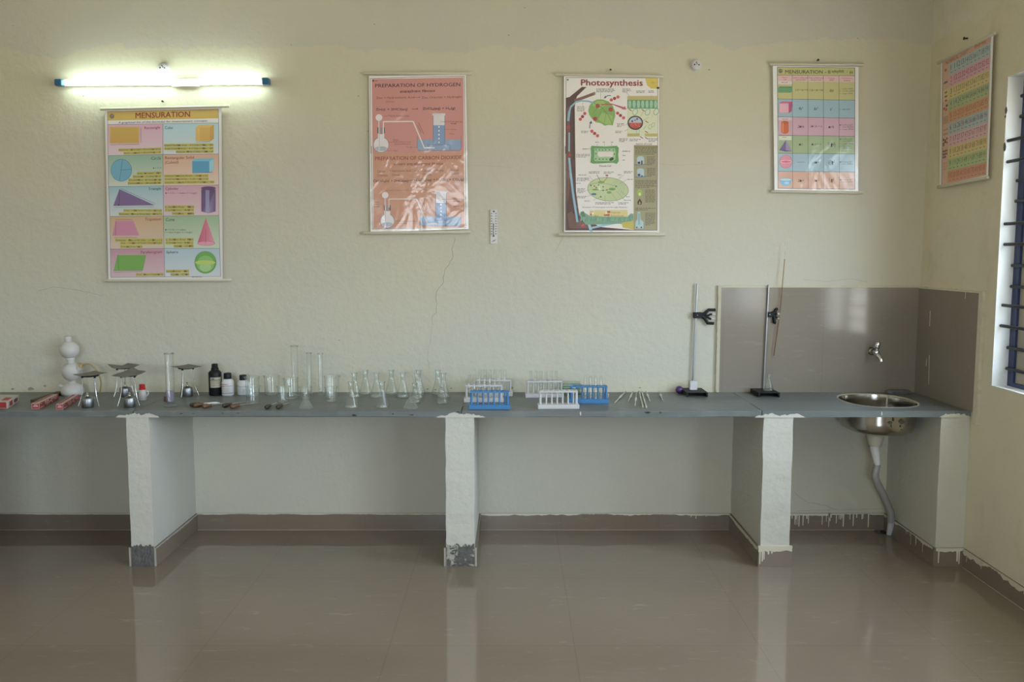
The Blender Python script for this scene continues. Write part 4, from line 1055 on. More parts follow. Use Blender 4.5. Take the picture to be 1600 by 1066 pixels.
    p.poly([(430, 14), (560, 18), (665, 12), (678, 60), (672, 140), (640, 162), (440, 162), (425, 140), (430, 80)], (150, 188, 140), 4)
    p.poly([(470, 62), (480, 52), (640, 52), (652, 66), (640, 112), (560, 108), (490, 114), (470, 100)], (216, 206, 202), 5)
    for x, y in [(450, 30), (490, 32), (525, 34), (560, 32), (605, 32), (650, 34), (448, 75), (445, 135), (490, 138), (530, 140), (570, 140), (660, 80)]: p.ell(x, y, 10, 8, (85, 135, 85), 5, 10, rot=.5)
    p.ell(628, 138, 28, 18, (45, 75, 50), 6, 18, rot=-.5)
    p.text('Palisade Cell', 488, 204, 622, 226, (70, 75, 80), 0)
    # chloroplast
    p.ell(588, 484, 234, 134, (182, 196, 146), 3, 44, rot=.08); p.ring(588, 484, 234, 134, 5, (110, 140, 95), 4, 44, rot=.08)
    for x, y, a, b in [(510, 402, 40, 12), (440, 488, 36, 10), (635, 482, 40, 16), (600, 520, 28, 14)]: p.ell(x, y, a, b, (120, 155, 75), 5, 16)
    for k in range(7): p.line([(690 + k * 16, 370 + k * 8), (620 + k * 22, 440 + k * 18)], 2.5, (140, 165, 115), 5)
    p.ell(426, 540, 30, 13, (70, 120, 140), 5, 18)
    p.line([(385, 430), (440, 412), (560, 420), (690, 448)], 3, (90, 110, 70), 5); p.line([(420, 490), (530, 497), (660, 490)], 3, (90, 110, 70), 5); p.line([(460, 318), (500, 390)], 5, (80, 60, 40), 5); p.line([(575, 320), (578, 350), (540, 395)], 5, (160, 50, 45), 5)
    for x, y in [(432, 448), (480, 436), (452, 466), (532, 456), (532, 497), (505, 570), (680, 452), (575, 492), (390, 440)]: p.ell(x, y, 8, 8, R.choice([(60, 45, 45), (130, 40, 40), (40, 50, 60)]), 6, 8)
    p.rect(560, 318, 590, 332, RD, 5)
    p.text('Structure of Chloroplast and the Light Reaction', 295, 682, 808, 702, (70, 75, 80), 0)
    for x0, y0, x1, n in [(222, 85, 380, 3), (295, 22, 380, 1), (752, 48, 838, 1), (752, 98, 800, 1), (752, 150, 795, 1), (368, 285, 492, 2), (538, 288, 655, 2), (770, 282, 870, 2), (248, 322, 410, 1), (700, 320, 755, 1), (228, 358, 368, 3), (222, 416, 318, 1), (808, 372, 875, 1), (235, 480, 325, 4), (230, 568, 340, 2), (318, 620, 395, 1), (445, 640, 655, 2), (708, 640, 822, 2), (798, 572, 860, 1), (770, 612, 850, 1)]: p.marks(x0, y0, x1, n, 15, G)
    for a, b in [((370, 330), (420, 385)), ((320, 360), (405, 400)), ((780, 305), (715, 370)), ((800, 375), (720, 420)), ((730, 340), (680, 380)), ((800, 565), (735, 505)), ((775, 605), (690, 510)), ((705, 635), (620, 520)), ((555, 630), (555, 560)), ((420, 610), (500, 572)), ((345, 570), (410, 545)), ((328, 500), (385, 490))]: p.line([a, b], 2.5, (130, 135, 120), 5)
    # ground with key
    p.rect(380, 722, 812, 800, (206, 192, 130), 3)
    p.poly([(250, 770), (300, 740), (380, 790), (560, 800), (812, 800), (850, 760), (880, 770), (880, 880), (700, 880), (500, 890), (330, 890)], (110, 155, 130), 3)
    for k in range(46):
        x = 280 + k * 13; y = 860 - (R.uniform(0, 20)); p.line([(x, y), (x + R.uniform(-12, 18), y - R.uniform(25, 65))], 5, R.choice([(92, 140, 100), (120, 170, 150), (85, 130, 125), (150, 180, 110)]), 4)
    p.poly([(740, 868), (882, 845), (882, 948), (760, 925)], (186, 170, 70), 4); p.poly([(270, 745), (310, 735), (330, 800), (290, 800)], (80, 120, 80), 4)
    p.text('ATP', 382, 738, 425, 755, RD, 0); p.text('Water', 430, 778, 480, 796, RD, 0); p.text('Oxygen gas', 620, 742, 730, 762, RD, 0); p.text('Carbon Dioxide', 620, 780, 768, 798, RD, 0)
    for x, y in [(395, 775), (590, 745), (602, 745), (552, 780), (572, 780), (595, 780)]: p.ell(x, y, 13, 13, (180, 70, 60), 5, 10)
    # experiments column
    p.crop(0, 0, 1)
    p.poly([(990.5, 227), (1027.8, 227.3), (1027, 360), (990, 360)], (152, 146, 112), 2); p.poly([(990.5, 227), (1027.8, 227.3), (1027.8, 231), (990.5, 231)], (140, 128, 85), 3)
    p.crop(870, 230, 7.35)
    GB = (98, 96, 76)
    for y, n in [(15, 5), (385, 4), (450, 2), (705, 2)]: p.marks(900, y, 1145, n, 17, GB)
    for y, n in [(115, 7), (245, 7), (495, 10), (760, 10)]: p.marks(1035 if y < 400 else 1015, y, 1128, n, 15, GB)
    for y in (105, 245): p.poly([(920, y + 95), (920, y + 18), (940, y), (985, y), (1002, y + 18), (1002, y + 95)], (165, 190, 200), 4); p.rect(928, y + 62, 958, y + 88, (70, 70, 72), 5); p.line([(895, y + 100), (1030, y + 92)], 9, (92, 112, 150), 5); p.rect(968, y + 50 if y < 200 else y + 80, 985, y + 92, (110, 45, 50) if y < 200 else (45, 50, 90), 5)
    p.ell(952, 525, 30, 42, (150, 180, 80), 4); p.ell(952, 540, 12, 18, (205, 215, 120), 5); p.poly([(952, 590), (978, 630), (970, 660), (930, 660), (924, 630)], (72, 56, 44), 4); p.poly([(952, 620), (962, 650), (942, 652)], (200, 175, 120), 5)
    p.poly([(928, 745), (958, 745), (962, 830), (995, 860), (995, 935), (902, 935), (902, 860), (925, 830)], (158, 188, 196), 4); p.rect(934, 760, 954, 890, (130, 165, 170), 5); p.ell(918, 922, 9, 9, (50, 55, 60), 5, 10); p.ell(970, 922, 9, 9, (50, 55, 60), 5, 10)
    p.line([(97, -10), (98, 955), (1150, 955), (1158, -10)], 5, (60, 70, 65), 3)
pr = Print(wall_plane, (0, -1, 0), 1.22)
rolled_chart('photosynthesis chart with a large green leaf and tree trunk', pr, [(881, 118.5), (1029.5, 120), (1030, 363.5), (881.5, 362.5)],
             [((868, 116.5), (1036.5, 119.5)), ((872.5, 367), (1040, 366))], .0095, wall_plane, (0, -1, 0), draw_photosynthesis,
             string=[(944, 116.5), (953, 110.5), (954, 110.5), (961, 117.5)])

# ---------------- chart 4: MENSURATION - II
def draw_mensuration_two(p):
    NV = (58, 66, 78)
    p.crop(1195, 90, 9.69)
    p.poly([(190, 145), (1363, 158), (1360, 275), (190, 265)], (178, 174, 108), 1)
    p.text('MENSURATION - II', 310, 190, 990, 242, (62, 66, 42), .014, slope=2); p.text('क्षेत्रिमित', 1010, 188, 1200, 242, (62, 80, 66), .014); p.text('-', 1236, 214, 1250, 220, (62, 66, 42), .02); p.text('II', 1288, 208, 1325, 244, (62, 66, 42), .014)
    p.ell(237, 204, 31, 32, (72, 72, 70), 2); p.ell(237, 204, 22, 23, (160, 155, 130), 3); p.ell(237, 206, 12, 14, (80, 78, 75), 4)
    X = [195, 420, 655, 890, 1125, 1362]
    p.poly([(190, 265), (1360, 275), (1360, 372), (190, 355)], (208, 172, 172), 1)
    R = (160, 60, 82)
    for t, t2, x0, x1 in [('Figure', 'आकृित', 262, 345), ('Lateral surface area', 'पार्श्व पृष्ठ क्षेत्र', 430, 650), ('Total surface area', 'कुल पृष्ठ क्षेत्र', 662, 886), ('Volume', 'आयतन', 962, 1055), ('Explanation', 'संकेत', 1168, 1318)]:
        y = 290 + (x0 - 262) * .014; p.text(t, x0, y, x1, y + 22, R, .006, slope=2); p.text(t2, x0 + (x1 - x0) * .15, y + 34, x1 - (x1 - x0) * .15, y + 56, R, .004)
    p.crop(0, 0, 1)
    L = [(1214.4, 127), (1214.8, 154.8), (1215.3, 182.5), (1216.5, 211.3), (1216.3, 239.5), (1215.6, 267.8), (1215.6, 294.3)]
    Rr = [(1335.4, 128.5), (1335.2, 156.6), (1335, 184.8), (1335.5, 213.3), (1335.5, 240.8), (1335.5, 268.9), (1335.5, 296.2)]
    CC = [(182, 176, 118), (142, 172, 188), (192, 152, 172), (148, 168, 128), (146, 174, 190), (198, 154, 132)]
    for i in range(6): p.poly([L[i], Rr[i], Rr[i + 1], L[i + 1]], CC[i], 1)
    for i in range(1, 6): p.line([L[i], Rr[i]], .5, NV, 3)
    for f in (.193, .394, .595, .797): p.line([(L[0][0] + (Rr[0][0] - L[0][0]) * f, 118), (L[6][0] + (Rr[6][0] - L[6][0]) * f, L[6][1] + (Rr[6][1] - L[6][1]) * f)], .5, NV, 3)
    p.line([(1214.4, 104.8), (1215.4, 200), (1215.6, 294.3), (1335.7, 296), (1335.5, 200), (1335.7, 106.2)], .7, NV, 3, True); p.line([(1214.6, 117.4), (1335.4, 118.4)], .5, NV, 3)
    p.crop(1195, 90, 9.69)
    p.rect(200, 358, 415, 405, (205, 195, 190), 2); p.marks(250, 380, 350, 1, 18, R)
    p.poly([(200, 455), (225, 440), (418, 440), (418, 510), (390, 532), (200, 532)], (98, 152, 110), 3); p.poly([(200, 455), (225, 440), (418, 440), (390, 455)], (70, 130, 92), 4); p.line([(250, 442), (250, 530)], 3, (70, 120, 85), 4)
    p.poly([(218, 690), (262, 665), (420, 668), (405, 815), (360, 845), (218, 838)], (205, 130, 160), 3); p.poly([(362, 692), (420, 668), (405, 815), (362, 842)], (175, 70, 115), 4); p.poly([(218, 690), (262, 665), (420, 668), (362, 692)], (190, 90, 130), 4); p.rect(225, 700, 358, 835, (214, 160, 180), 5)
    p.rect(205, 905, 410, 950, (198, 180, 190), 2); p.marks(265, 935, 350, 1, 16, R)
    p.rect(250, 985, 360, 1080, (196, 95, 38), 3); p.ell(305, 984, 55, 24, (186, 78, 32), 4)
    F = (60, 66, 62)
    def T(t, cx, cy, w, h): p.text(t, cx - w / 2, cy - h / 2, cx + w / 2, cy + h / 2, F, .002, italic=True)
    T('2 (l + b) × h', 553, 493, 190, 36); T('2 (lb + bh + lh)', 775, 497, 210, 36); T('lbh', 1010, 500, 60, 40); T('4a²', 545, 770, 66, 46); T('6a²', 775, 772, 62, 46); T('a³', 1003, 780, 32, 46)
    T('2πrh', 545, 1045, 98, 40); T('2πr (h + r)', 775, 1045, 180, 40); T('πr²h', 1006, 1052, 84, 40)
    for t, x0, y, x1 in [('l – length (लंबाई)', 1135, 475, 1330), ('b – breadth (चौड़ाई)', 1135, 508, 1350), ('h – height (ऊँचाई)', 1135, 545, 1332), ('a – edge (भुजा)', 1135, 785, 1292), ('π = 3.14 or 22/7', 1132, 1020, 1325), ('r – radius (ित्रज्या)', 1132, 1052, 1340)]: p.text(t, x0, y - 13, x1, y + 13, (70, 74, 66), 0)
    p.crop(1195, 195, 9.69)
    p.poly([(250, -40), (360, -40), (362, 105), (345, 130), (305, 140), (265, 130), (250, 110)], (194, 90, 36), 3); p.rect(262, -30, 285, 120, (214, 120, 60), 4)
    p.text('h – height (ऊँचाई)', 1132, 56, 1340, 80, (70, 74, 66), 0)
    p.rect(215, 172, 405, 232, (196, 200, 185), 2); p.marks(270, 190, 350, 1, 16, R)
    p.poly([(318, 232), (415, 400), (300, 410), (220, 382)], (108, 90, 140), 3); p.poly([(318, 232), (415, 400), (318, 385)], (146, 130, 172), 4); p.line([(222, 385), (412, 400)], 5, (72, 60, 100), 5)
    p.ell(318, 558, 95, 100, (205, 118, 142), 3, 36); p.ring(318, 558, 95, 100, 4, (130, 70, 90), 4); p.ell(320, 560, 92, 26, (222, 150, 168), 5); p.poly([(228, 560), (325, 542), (412, 560), (325, 580)], (190, 78, 108), 6)
    p.ell(315, 830, 94, 98, (110, 168, 206), 3, 24, 0, PI); p.ell(315, 832, 94, 24, (160, 196, 214), 4); p.ring(315, 832, 94, 24, 4, (70, 100, 130), 5); p.ell(330, 880, 40, 24, (150, 190, 215), 4)
    T('πrl', 547, 298, 58, 38); T('πr (l + r)', 780, 300, 145, 38); T('⅓ πr²h', 1010, 300, 115, 76); p.line([(490, 566), (605, 566)], 4, F); T('4πr²', 780, 570, 84, 40); T('4/3 πr³', 1008, 572, 90, 76); T('2πr²', 545, 846, 92, 40); T('3πr²', 780, 846, 82, 40); T('⅔ πr³', 1006, 840, 78, 76)
    for t, x0, y, x1 in [('π = 3.14 or 22/7', 1135, 217, 1322), ('r – radius (ित्रज्या)', 1135, 250, 1335), ('h – height (ऊँचाई)', 1135, 288, 1335), ('l – slant height', 1135, 325, 1315), ('(ितर्यक ऊँचाई)', 1180, 355, 1315), ('l² = r² + h²', 1150, 398, 1245), ('π = 3.14 or 22/7', 1135, 563, 1322), ('r – radius (ित्रज्या)', 1135, 595, 1335), ('π = 3.14 or 22/7', 1140, 833, 1322), ('r – radius (ित्रज्या)', 1140, 865, 1328)]: p.text(t, x0, y - 12, x1, y + 12, (75, 78, 70), 0)
pr = Print(wall_plane, (0, -1, 0), 1.35)
rolled_chart('second mensuration chart, a table of solids with striped rows', pr, [(1207.5, 103), (1341.5, 104.3), (1341, 299.5), (1210, 298)],
             [((1202, 100.3), (1349.8, 101.2)), ((1204.5, 299), (1348, 301))], .0085, wall_plane, (0, -1, 0), draw_mensuration_two)

# ---------------- chart 5: NUMERICAL CHART on the right wall
def draw_numbers(p):
    p.crop(1460, 45, 7.9)
    # corners of the print, as fractions of a sheared box
    A, B, C, D = (104, 402), (702, 82), (640, 1805), (92, 1925)       # TL, TR, BR, BL in crop units
    def q(s, t): return (A[0] * (1 - s) * (1 - t) + B[0] * s * (1 - t) + C[0] * s * t + D[0] * (1 - s) * t, A[1] * (1 - s) * (1 - t) + B[1] * s * (1 - t) + C[1] * s * t + D[1] * (1 - s) * t)
    def R(s0, t0, s1, t1, c, L=1): p.poly([q(s0, t0), q(s1, t0), q(s1, t1), q(s0, t1)], c, L)
    def T(t, s0, t0, s1, t1, c, b=.01):
        vs, fs = text_geo(t, b)
        ax, bx = min(v[0] for v in vs), max(v[0] for v in vs); ay, by = min(v[1] for v in vs), max(v[1] for v in vs)
        p.mb.add([p.pt(*q(s0 + (s1 - s0) * (x - ax) / (bx - ax), t1 - (t1 - t0) * (y - ay) / (by - ay)), 4) for x, y in vs], fs, 0, False, p.col(c))
    R(0, 0, 1, 1, (192, 132, 100)); R(0, 0, 1, .048, (186, 132, 100), 2)
    T('NUMERICAL  CHART', .06, .012, .52, .040, (125, 62, 45)); T('िगनती चार्ट', .66, .008, .90, .040, (105, 55, 42))
    cols = [(142, 160, 165), (194, 128, 150), (186, 166, 80), (146, 158, 95), (190, 124, 66), (142, 160, 165), (194, 138, 148), (186, 164, 78), (140, 165, 90), (190, 115, 70)]
    ink = [((70, 90, 115),), ((160, 40, 75), (110, 70, 80)), ((95, 95, 50), (150, 80, 60)), ((85, 95, 70), (70, 100, 120)), ((150, 65, 45), (130, 95, 50)), ((75, 85, 85), (140, 70, 80)), ((120, 80, 75), (85, 90, 75)), ((110, 90, 45), (165, 75, 50)), ((70, 90, 60), (140, 95, 55)), ((150, 70, 45), (170, 60, 50))]
    for r in range(10):
        t0 = .048 + r * .0952; t1 = t0 + .0952
        R(.13, t0, 1, t1, cols[r], 2); R(0, t0, .13, t1, (188, 138, 110) if r != 2 else (190, 165, 110), 2)
        for c in range(10):
            n = str(r + 1 + 10 * c); s0 = .155 + c * .083 if c else .155
            T(n, s0 + (.012 if len(n) == 1 else .006), t0 + .014, s0 + (.024 if n == '1' else .045 if len(n) == 1 else .072), t0 + .056, ink[r][c % len(ink[r])], .0)
            R(s0 + .012, t0 + .073, s0 + .048, t0 + .079, (115, 95, 85), 3)
    rr = random.Random(3)
    def blob(s, t, w, h, c): p.poly([q(s + w * math.cos(k * PI / 4) * rr.uniform(.6, 1.1), t + h * math.sin(k * PI / 4) * rr.uniform(.6, 1.1)) for k in range(8)], c, 3)
    blob(.065, .085, .035, .018, (165, 80, 50))
    blob(.065, .185, .055, .010, (80, 90, 105))
    for k in range(3): blob(.075, .265 + k * .032, .035, .010, (150, 70, 45))
    blob(.09, .375, .03, .012, (60, 75, 65)); blob(.04, .39, .03, .012, (165, 60, 60)); blob(.085, .405, .03, .012, (165, 60, 60))
    for k in range(5): p.line([q(.03 + k * .022, .455), q(.03 + k * .022, .515)], 6, (140, 105, 75), 3)
    for k in range(6): blob(.04 + (k % 3) * .035, .565 + (k // 3) * .035, .012, .009, (120, 105, 50))
    for k in range(7): blob(.035 + (k % 3) * .035, .640 + (k // 3) * .022 + (k % 2) * .01, .018, .012, (70, 38, 38))
    for k in range(8): blob(.035 + (k % 3) * .035, .735 + (k // 3) * .024, .018, .012, (82, 40, 38))
    for k in range(9): blob(.035 + (k % 3) * .035, .835 + (k // 3) * .022, .014, .009, (185, 110, 85))
    p.line([q(0, 1), q(0, 0), q(1, 0)], 5, (110, 60, 50), 4)
pr = Print(side_plane, (-1, 0, 0), 1.5, .28)
rolled_chart('numerical chart with striped rows of numbers on the right wall', pr, [(1470.5, 96), (1552, 54.5), (1543.5, 275), (1468, 291)],
             [((1465, 98.5), (1554.5, 52)), ((1465.5, 292.5), (1543.5, 277))], .0095, side_plane, (-1, 0, 0), draw_numbers)

# ---- wall thermometer
p0 = on_y(771.5, 354.5, -.0008)
e = thing('wall_thermometer', 'small white wall thermometer between the hydrogen and photosynthesis charts', 'thermometer', (p0.x, -.0008, p0.z))
h, w = .101, .0205
board = MB().cbox(-w, w, -.008, 0, -h, h, .0015)
MB().tube([(-.001, -.011, -.052), (-.001, -.011, .066)], .0036, 10).build('glass_tube', 'glass', e)
MB().tube([(-.001, -.010, -.052), (-.001, -.010, .02)], .0022, 8).build('spirit_column', 'maroon', e)
mb = MB().sphere((-.001, -.011, -.055), .0048, 10, 8); mb.build('bulb', 'maroon', e)
mb = MB().box(-.003, .005, -.012, -.008, .086, .094); mb.build('clip', 'dark', e)
mb = board
for s in (-1, 1):
    for k in range(9): mb.box(s * .013 - .0035, s * .013 + .0035, -.0086, -.0081, .078 - k * .0150 - .002, .078 - k * .0150 + .0022, 1)
mb.add([(-.011, -.0083, -.088), (.004, -.0083, -.086), (.008, -.0083, -.081), (-.008, -.0083, -.084)], [(0, 1, 2, 3)], 2); mb.add([(-.004, -.0084, -.0805), (.010, -.0084, -.079), (.012, -.0084, -.076), (-.001, -.0084, -.078)], [(0, 1, 2, 3)], 2)
mb.build('backing_board', ['white_pl', 'dark', 'maroon'], e)
# ================================================================== THINGS ON THE COUNTER
ZT = CT + .0004
def base_pt(u, v, r=0.0):
    """centre of a round base whose front edge touches the counter at pixel (u, v)"""
    p = on_z(u, v, CT); y = min(p.y + r, -.012 - r)
    return Vector((on_z(u, v, CT).x * (CAM_D + y) / (CAM_D + p.y), y, ZT))
def hgt(v_top, y, u=800): return on_y(u, v_top, y).z - ZT

# ---- cartons on the left
def carton(name, label, cs, zh, mats, print_fn):
    """cs: four base corners (near-left, near-right, far-right, far-left) on the counter"""
    c = sum((Vector(p) for p in cs), Vector()) / 4
    e = thing(name, label, 'carton', (c.x, c.y, ZT), group='red and white cartons at the left end of the counter')
    L = [Vector((p[0], p[1], ZT)) - Vector((c.x, c.y, ZT)) for p in cs]; T = [p + Vector((0, 0, zh)) for p in L]
    mb = MB(); mb.loft([L, T], 0, False)
    def face(a, b, c_, d, rects, off):
        n = (b - a).cross(d - a).normalized() * off
        for s0, t0, s1, t1, m in rects:
            f = lambda s, t: a.lerp(b, s).lerp(d.lerp(c_, s), t) + n
            mb.add([f(s0, t0), f(s1, t0), f(s1, t1), f(s0, t1)], [(0, 1, 2, 3)], m)
    print_fn(face, L, T)
    mb.build('box', mats, e); return e
M['card'] = plain('white_carton_card', (0.52, 0.46, 0.42), 0.55)
M['card_red'] = plain('red_carton_print', (0.36, 0.035, 0.035), 0.5)
M['card_dark'] = plain('dark_carton_print', (0.15, 0.05, 0.06), 0.5)
def quad_from(u0, v0, u1, v1, wid):
    """a bar lying from near pixel to far pixel, wid metres wide"""
    a, b = on_z(u0, v0, CT), on_z(u1, v1, CT); d = (b - a).normalized(); s = Vector((d.y, -d.x, 0)) * wid / 2
    return [a - s, a + s, b + s, b - s]
def speckled(face, L, T):
    R = random.Random(2)
    rows = []
    for t in (.2, .5, .8):
        x = .05
        while x < .92: w_ = R.uniform(.03, .09); rows.append((x, t - .09, x + w_, t + .09, R.choice([0, 0, 2]))); x += w_ + .03
    face(L[1], L[2], T[2], T[1], [(.0, .0, 1, 1, 1)], .0003); face(L[1], L[2], T[2], T[1], rows, .0006)
    face(T[0], T[1], T[2], T[3], [(.1, .05, .5, .95, 1)], .0003); face(L[0], L[1], T[1], T[0], [(.04, .06, .96, .94, 1)], .0003); face(L[0], L[1], T[1], T[0], [(.2, .4, .8, .55, 0), (.3, .65, .7, .75, 0)], .0006)
carton('carton', 'narrow red and white carton lying open between the dark stick and the tripod', quad_from(93.5, 640.5, 119, 624.5, .034), .030, ['card', 'card_red', 'card_dark'], speckled)
carton('carton', 'narrow red and white carton lying in front of the dark wooden stick', quad_from(56, 639.5, 85.5, 625, .040), .032, ['card', 'card_red', 'card_dark'], speckled)
def big_print(face, L, T):
    face(L[0], L[1], T[1], T[0], [(.0, .06, .93, .94, 1)], .0003); face(L[0], L[1], T[1], T[0], [(.2, .45, .55, .6, 0), (.1, .65, .4, .72, 0)], .0006)
    face(L[1], L[2], T[2], T[1], [(.15, .15, .42, .85, 1), (.55, .2, .9, .75, 2)], .0003); face(T[0], T[1], T[2], T[3], [(.55, .2, .9, .6, 1)], .0003)
a, b = on_z(12.5, 638.5, CT), on_z(29.5, 627, CT); dv = Vector((-.11, .004, 0))
carton('carton', 'broad white carton with a red end at the far left edge of the counter', [a + dv, a, b, b + dv], .036, ['card', 'card_red', 'card_dark'], big_print)
# ---- dark wooden stick
cs = quad_from(54, 629.5, 95, 616, .045); c = sum(cs, Vector()) / 4
mb = MB(); lo = [p - c + Vector((0, 0, 0)) for p in cs]; mb.loft([[p + Vector((0, 0, z)) for p in lo] for z in (0, .016)], 0, False)
tag(mb.build('wooden_stick', 'wood_dark', None, None, (c.x, c.y, ZT)), 'flat dark brown wooden stick lying beside the white gas apparatus', 'stick')

# ---- gas generator of three milky bulbs
yk = base_pt(113, 620, .062).y; k = scale_at(yk)
P = lambda u, v, dy=0: on_y(u, v, yk + dy)
e = thing('gas_generator', 'tall milky plastic gas generator of three stacked bulbs with a rubber hose', 'laboratory apparatus', (P(113.5, 620).x, yk, ZT)); o = e.location.copy()
o2 = Vector((o.x, o.y, ZT))
c = P(113.8, 620); H0 = lambda v: P(112, v).z
MB().lathe([(0, ZT), (.058, ZT), (.064, ZT + .012), (.063, ZT + .03), (.055, ZT + .055), (.040, H0(599.5) - .004), (.022, H0(598)), (.0175, H0(596))], 32, (c.x, yk, 0)).build('base_bulb', 'milk', e, o2)
c2 = P(112.3, 581); r2 = 15 / k
mb = MB().sphere((c2.x, yk, c2.z), r2, 32, 18); mb.lathe([(.0175, H0(598)), (.019, c2.z - r2 * .9)], 24, (c2.x + .003, yk, 0)); mb.lathe([(.020, c2.z + r2 * .85), (.0215, H0(566)), (.023, H0(561.5))], 24, (c2.x - .005, yk, 0)); mb.build('middle_bulb', 'milk', e, o2)
c3 = P(108.6, 547); r3 = 14.2 / k
mb = MB().sphere((c3.x, yk, c3.z), r3, 32, 18); mb.lathe([(.024, H0(562)), (.026, c3.z - r3 * .85), (.02, c3.z - r3 * .8)], 24, (c3.x + .002, yk, 0)); mb.lathe([(.018, c3.z + r3 * .85), (.0185, H0(530)), (.022, H0(526)), (.019, H0(525.5)), (.016, H0(530))], 24, (c3.x - .006, yk, 0)); mb.build('upper_bulb', 'milk', e, o2)
n0, n1, n2 = P(121, 580, -.01), P(126, 573, -.018), P(128.5, 571, -.02)
MB().tube([n0, n1], [.021, .019], 20).build('side_neck', 'milk', e, o2)
MB().tube([n1 - (n1 - n0) * .1, n1 + (n1 - n0).normalized() * .010, n2], [.0165, .0155, .006], 18).build('stopper', 'hose', e, o2)
MB().tube(spline([n2, P(133, 569, -.02), P(141, 569.5, -.018), P(149, 576, -.012), P(155, 586, -.006), P(158, 598, .0), P(157, 608, .004), P(155.5, 613.5, .006)], 10), .0048, 10).build('rubber_hose', 'hose', e, o2)
sp = P(96, 604, -.02); mb = MB().tube([P(101, 606, -.03), sp, P(93.8, 603, -.015)], [.008, .0105, .009], 14); mb.build('plug', 'white_pl', e, o2)

# ---- tripods, wire gauzes and spirit lamps
def make_tripod():
    e = thing('tripod_stand', '', 'tripod'); h = .168
    mb = MB(); mb.ring((0, 0, h), .040, .0042, 36, 8)
    mb.build('ring', 'black_iron', e)
    for k in range(3):
        a = 2 * PI * k / 3; d = Vector((math.cos(a), math.sin(a), 0))
        MB().tube(spline([d * .040 + Vector((0, 0, h)), d * .041 + Vector((0, 0, h * .72)), d * .047 + Vector((0, 0, h * .36)), d * .066 + Vector((0, 0, .003))], 5), .0024, 8).build('leg', 'steel', e)
        mb = MB().lathe([(.0, h - .010), (.0062, h - .010), (.0062, h + .001), (0, h + .001)], 10, tuple(d * .040)); mb.build('leg_boss', 'black_iron', e)
    return e
def make_gauze(fn, label):
    n = 14; s = .064; mb = MB(); g = []
    for top in (1, 0):
        for j in range(n + 1):
            for i in range(n + 1):
                x, y = -s + 2 * s * i / n, -s + 2 * s * j / n; g.append((x, y, fn(x / s, y / s) + (.0012 if top else 0)))
    N2 = (n + 1) ** 2; fs = []
    for j in range(n):
        for i in range(n):
            q = j * (n + 1) + i; fs += [(q, q + 1, q + n + 2, q + n + 1), (N2 + q, N2 + q + n + 1, N2 + q + n + 2, N2 + q + 1)]
    for i in range(n):
        for A, B in ((i, i + 1), (n * (n + 1) + i, n * (n + 1) + i + 1), (i * (n + 1), (i + 1) * (n + 1)), (i * (n + 1) + n, (i + 1) * (n + 1) + n)): fs.append((A, B, N2 + B, N2 + A))
    mb.add(g, fs, 0, True)
    return tag(mb.build('wire_gauze', 'gauze'), label, 'wire gauze', 'wire gauzes on the tripods')
def make_lamp():
    e = thing('spirit_lamp', '', 'spirit lamp')
    MB().lathe([(0, 0), (.029, 0), (.031, .003), (.031, .048), (.029, .052), (.018, .057), (.009, .059), (.009, .062), (0, .062)], 28).build('lamp_body', 'dull_steel', e)
    MB().lathe([(.0085, .0605), (.0085, .066), (.0055, .068), (.0055, .082), (0, .083)], 16).build('wick_holder', 'steel', e)
    MB().tube([(.028, 0, .050), (.036, 0, .052), (.038, 0, .044), (.031, 0, .032)], .002, 6).build('handle', 'dull_steel', e)
    return e
lift = lambda x, y: .0
specs = [  # centre px, front-foot v, lamp px, leg turn, gauze turn, bend, words
    (143.5, 637, (137.5, 638), -.55, .62, lambda x, y: .004 * x * x + .003 * x + .004 * (y * y), 'beside the milky gas generator', 'nearly flat square wire gauze on the tripod beside the gas generator', 'metal spirit lamp under the tripod beside the gas generator'),
    (195.5, 621.5, (196, 621), -.2, .55, lambda x, y: .020 * max(0, x - .45) * 1.1 + .016 * max(0, y - .2) * max(0, -x + .5), 'farther back of the two overlapping tripods', 'curled wire gauze on the farther of the two overlapping tripods', 'metal spirit lamp half hidden behind another lamp, under the farther tripod'),
    (203.5, 636.5, (203, 637.5), -2.45, .70, lambda x, y: .016 * max(0, x) ** 2 + .018 * max(0, y - .1) * (x + 1) * .5 - .010 * max(0, -x - .5), 'nearer of the two overlapping tripods', 'bent wire gauze on the nearer of the two overlapping tripods', 'metal spirit lamp in front, under the nearer of the two overlapping tripods'),
    (292, 621.5, (293, 620.5), -1.7, .58, lambda x, y: .004 * x * x + .002 * y, 'behind the tall measuring cylinder', 'flat wire gauze on the tripod behind the tall measuring cylinder', 'metal spirit lamp under the tripod behind the tall measuring cylinder')]
for u, v, lp, rz, gz, bend, where, gl, ll in specs:
    q = base_pt(u, v, .052); q.y = min(q.y, -.095)
    t = place('tripod', make_tripod, (q.x, q.y, ZT), 'steel tripod stand, %s' % where, rz, 'tripod stands on the counter')
    g = make_gauze(bend, gl); g.location = (q.x, q.y, ZT + .168 + .0045); g.rotation_euler = (0, 0, PI / 4 + gz * .3)
    lq = base_pt(*lp, .031); lq.y = min(lq.y, -.05)
    place('lamp', make_lamp, (lq.x, lq.y, ZT), ll, random.uniform(-.6, .8), 'spirit lamps under the tripods')

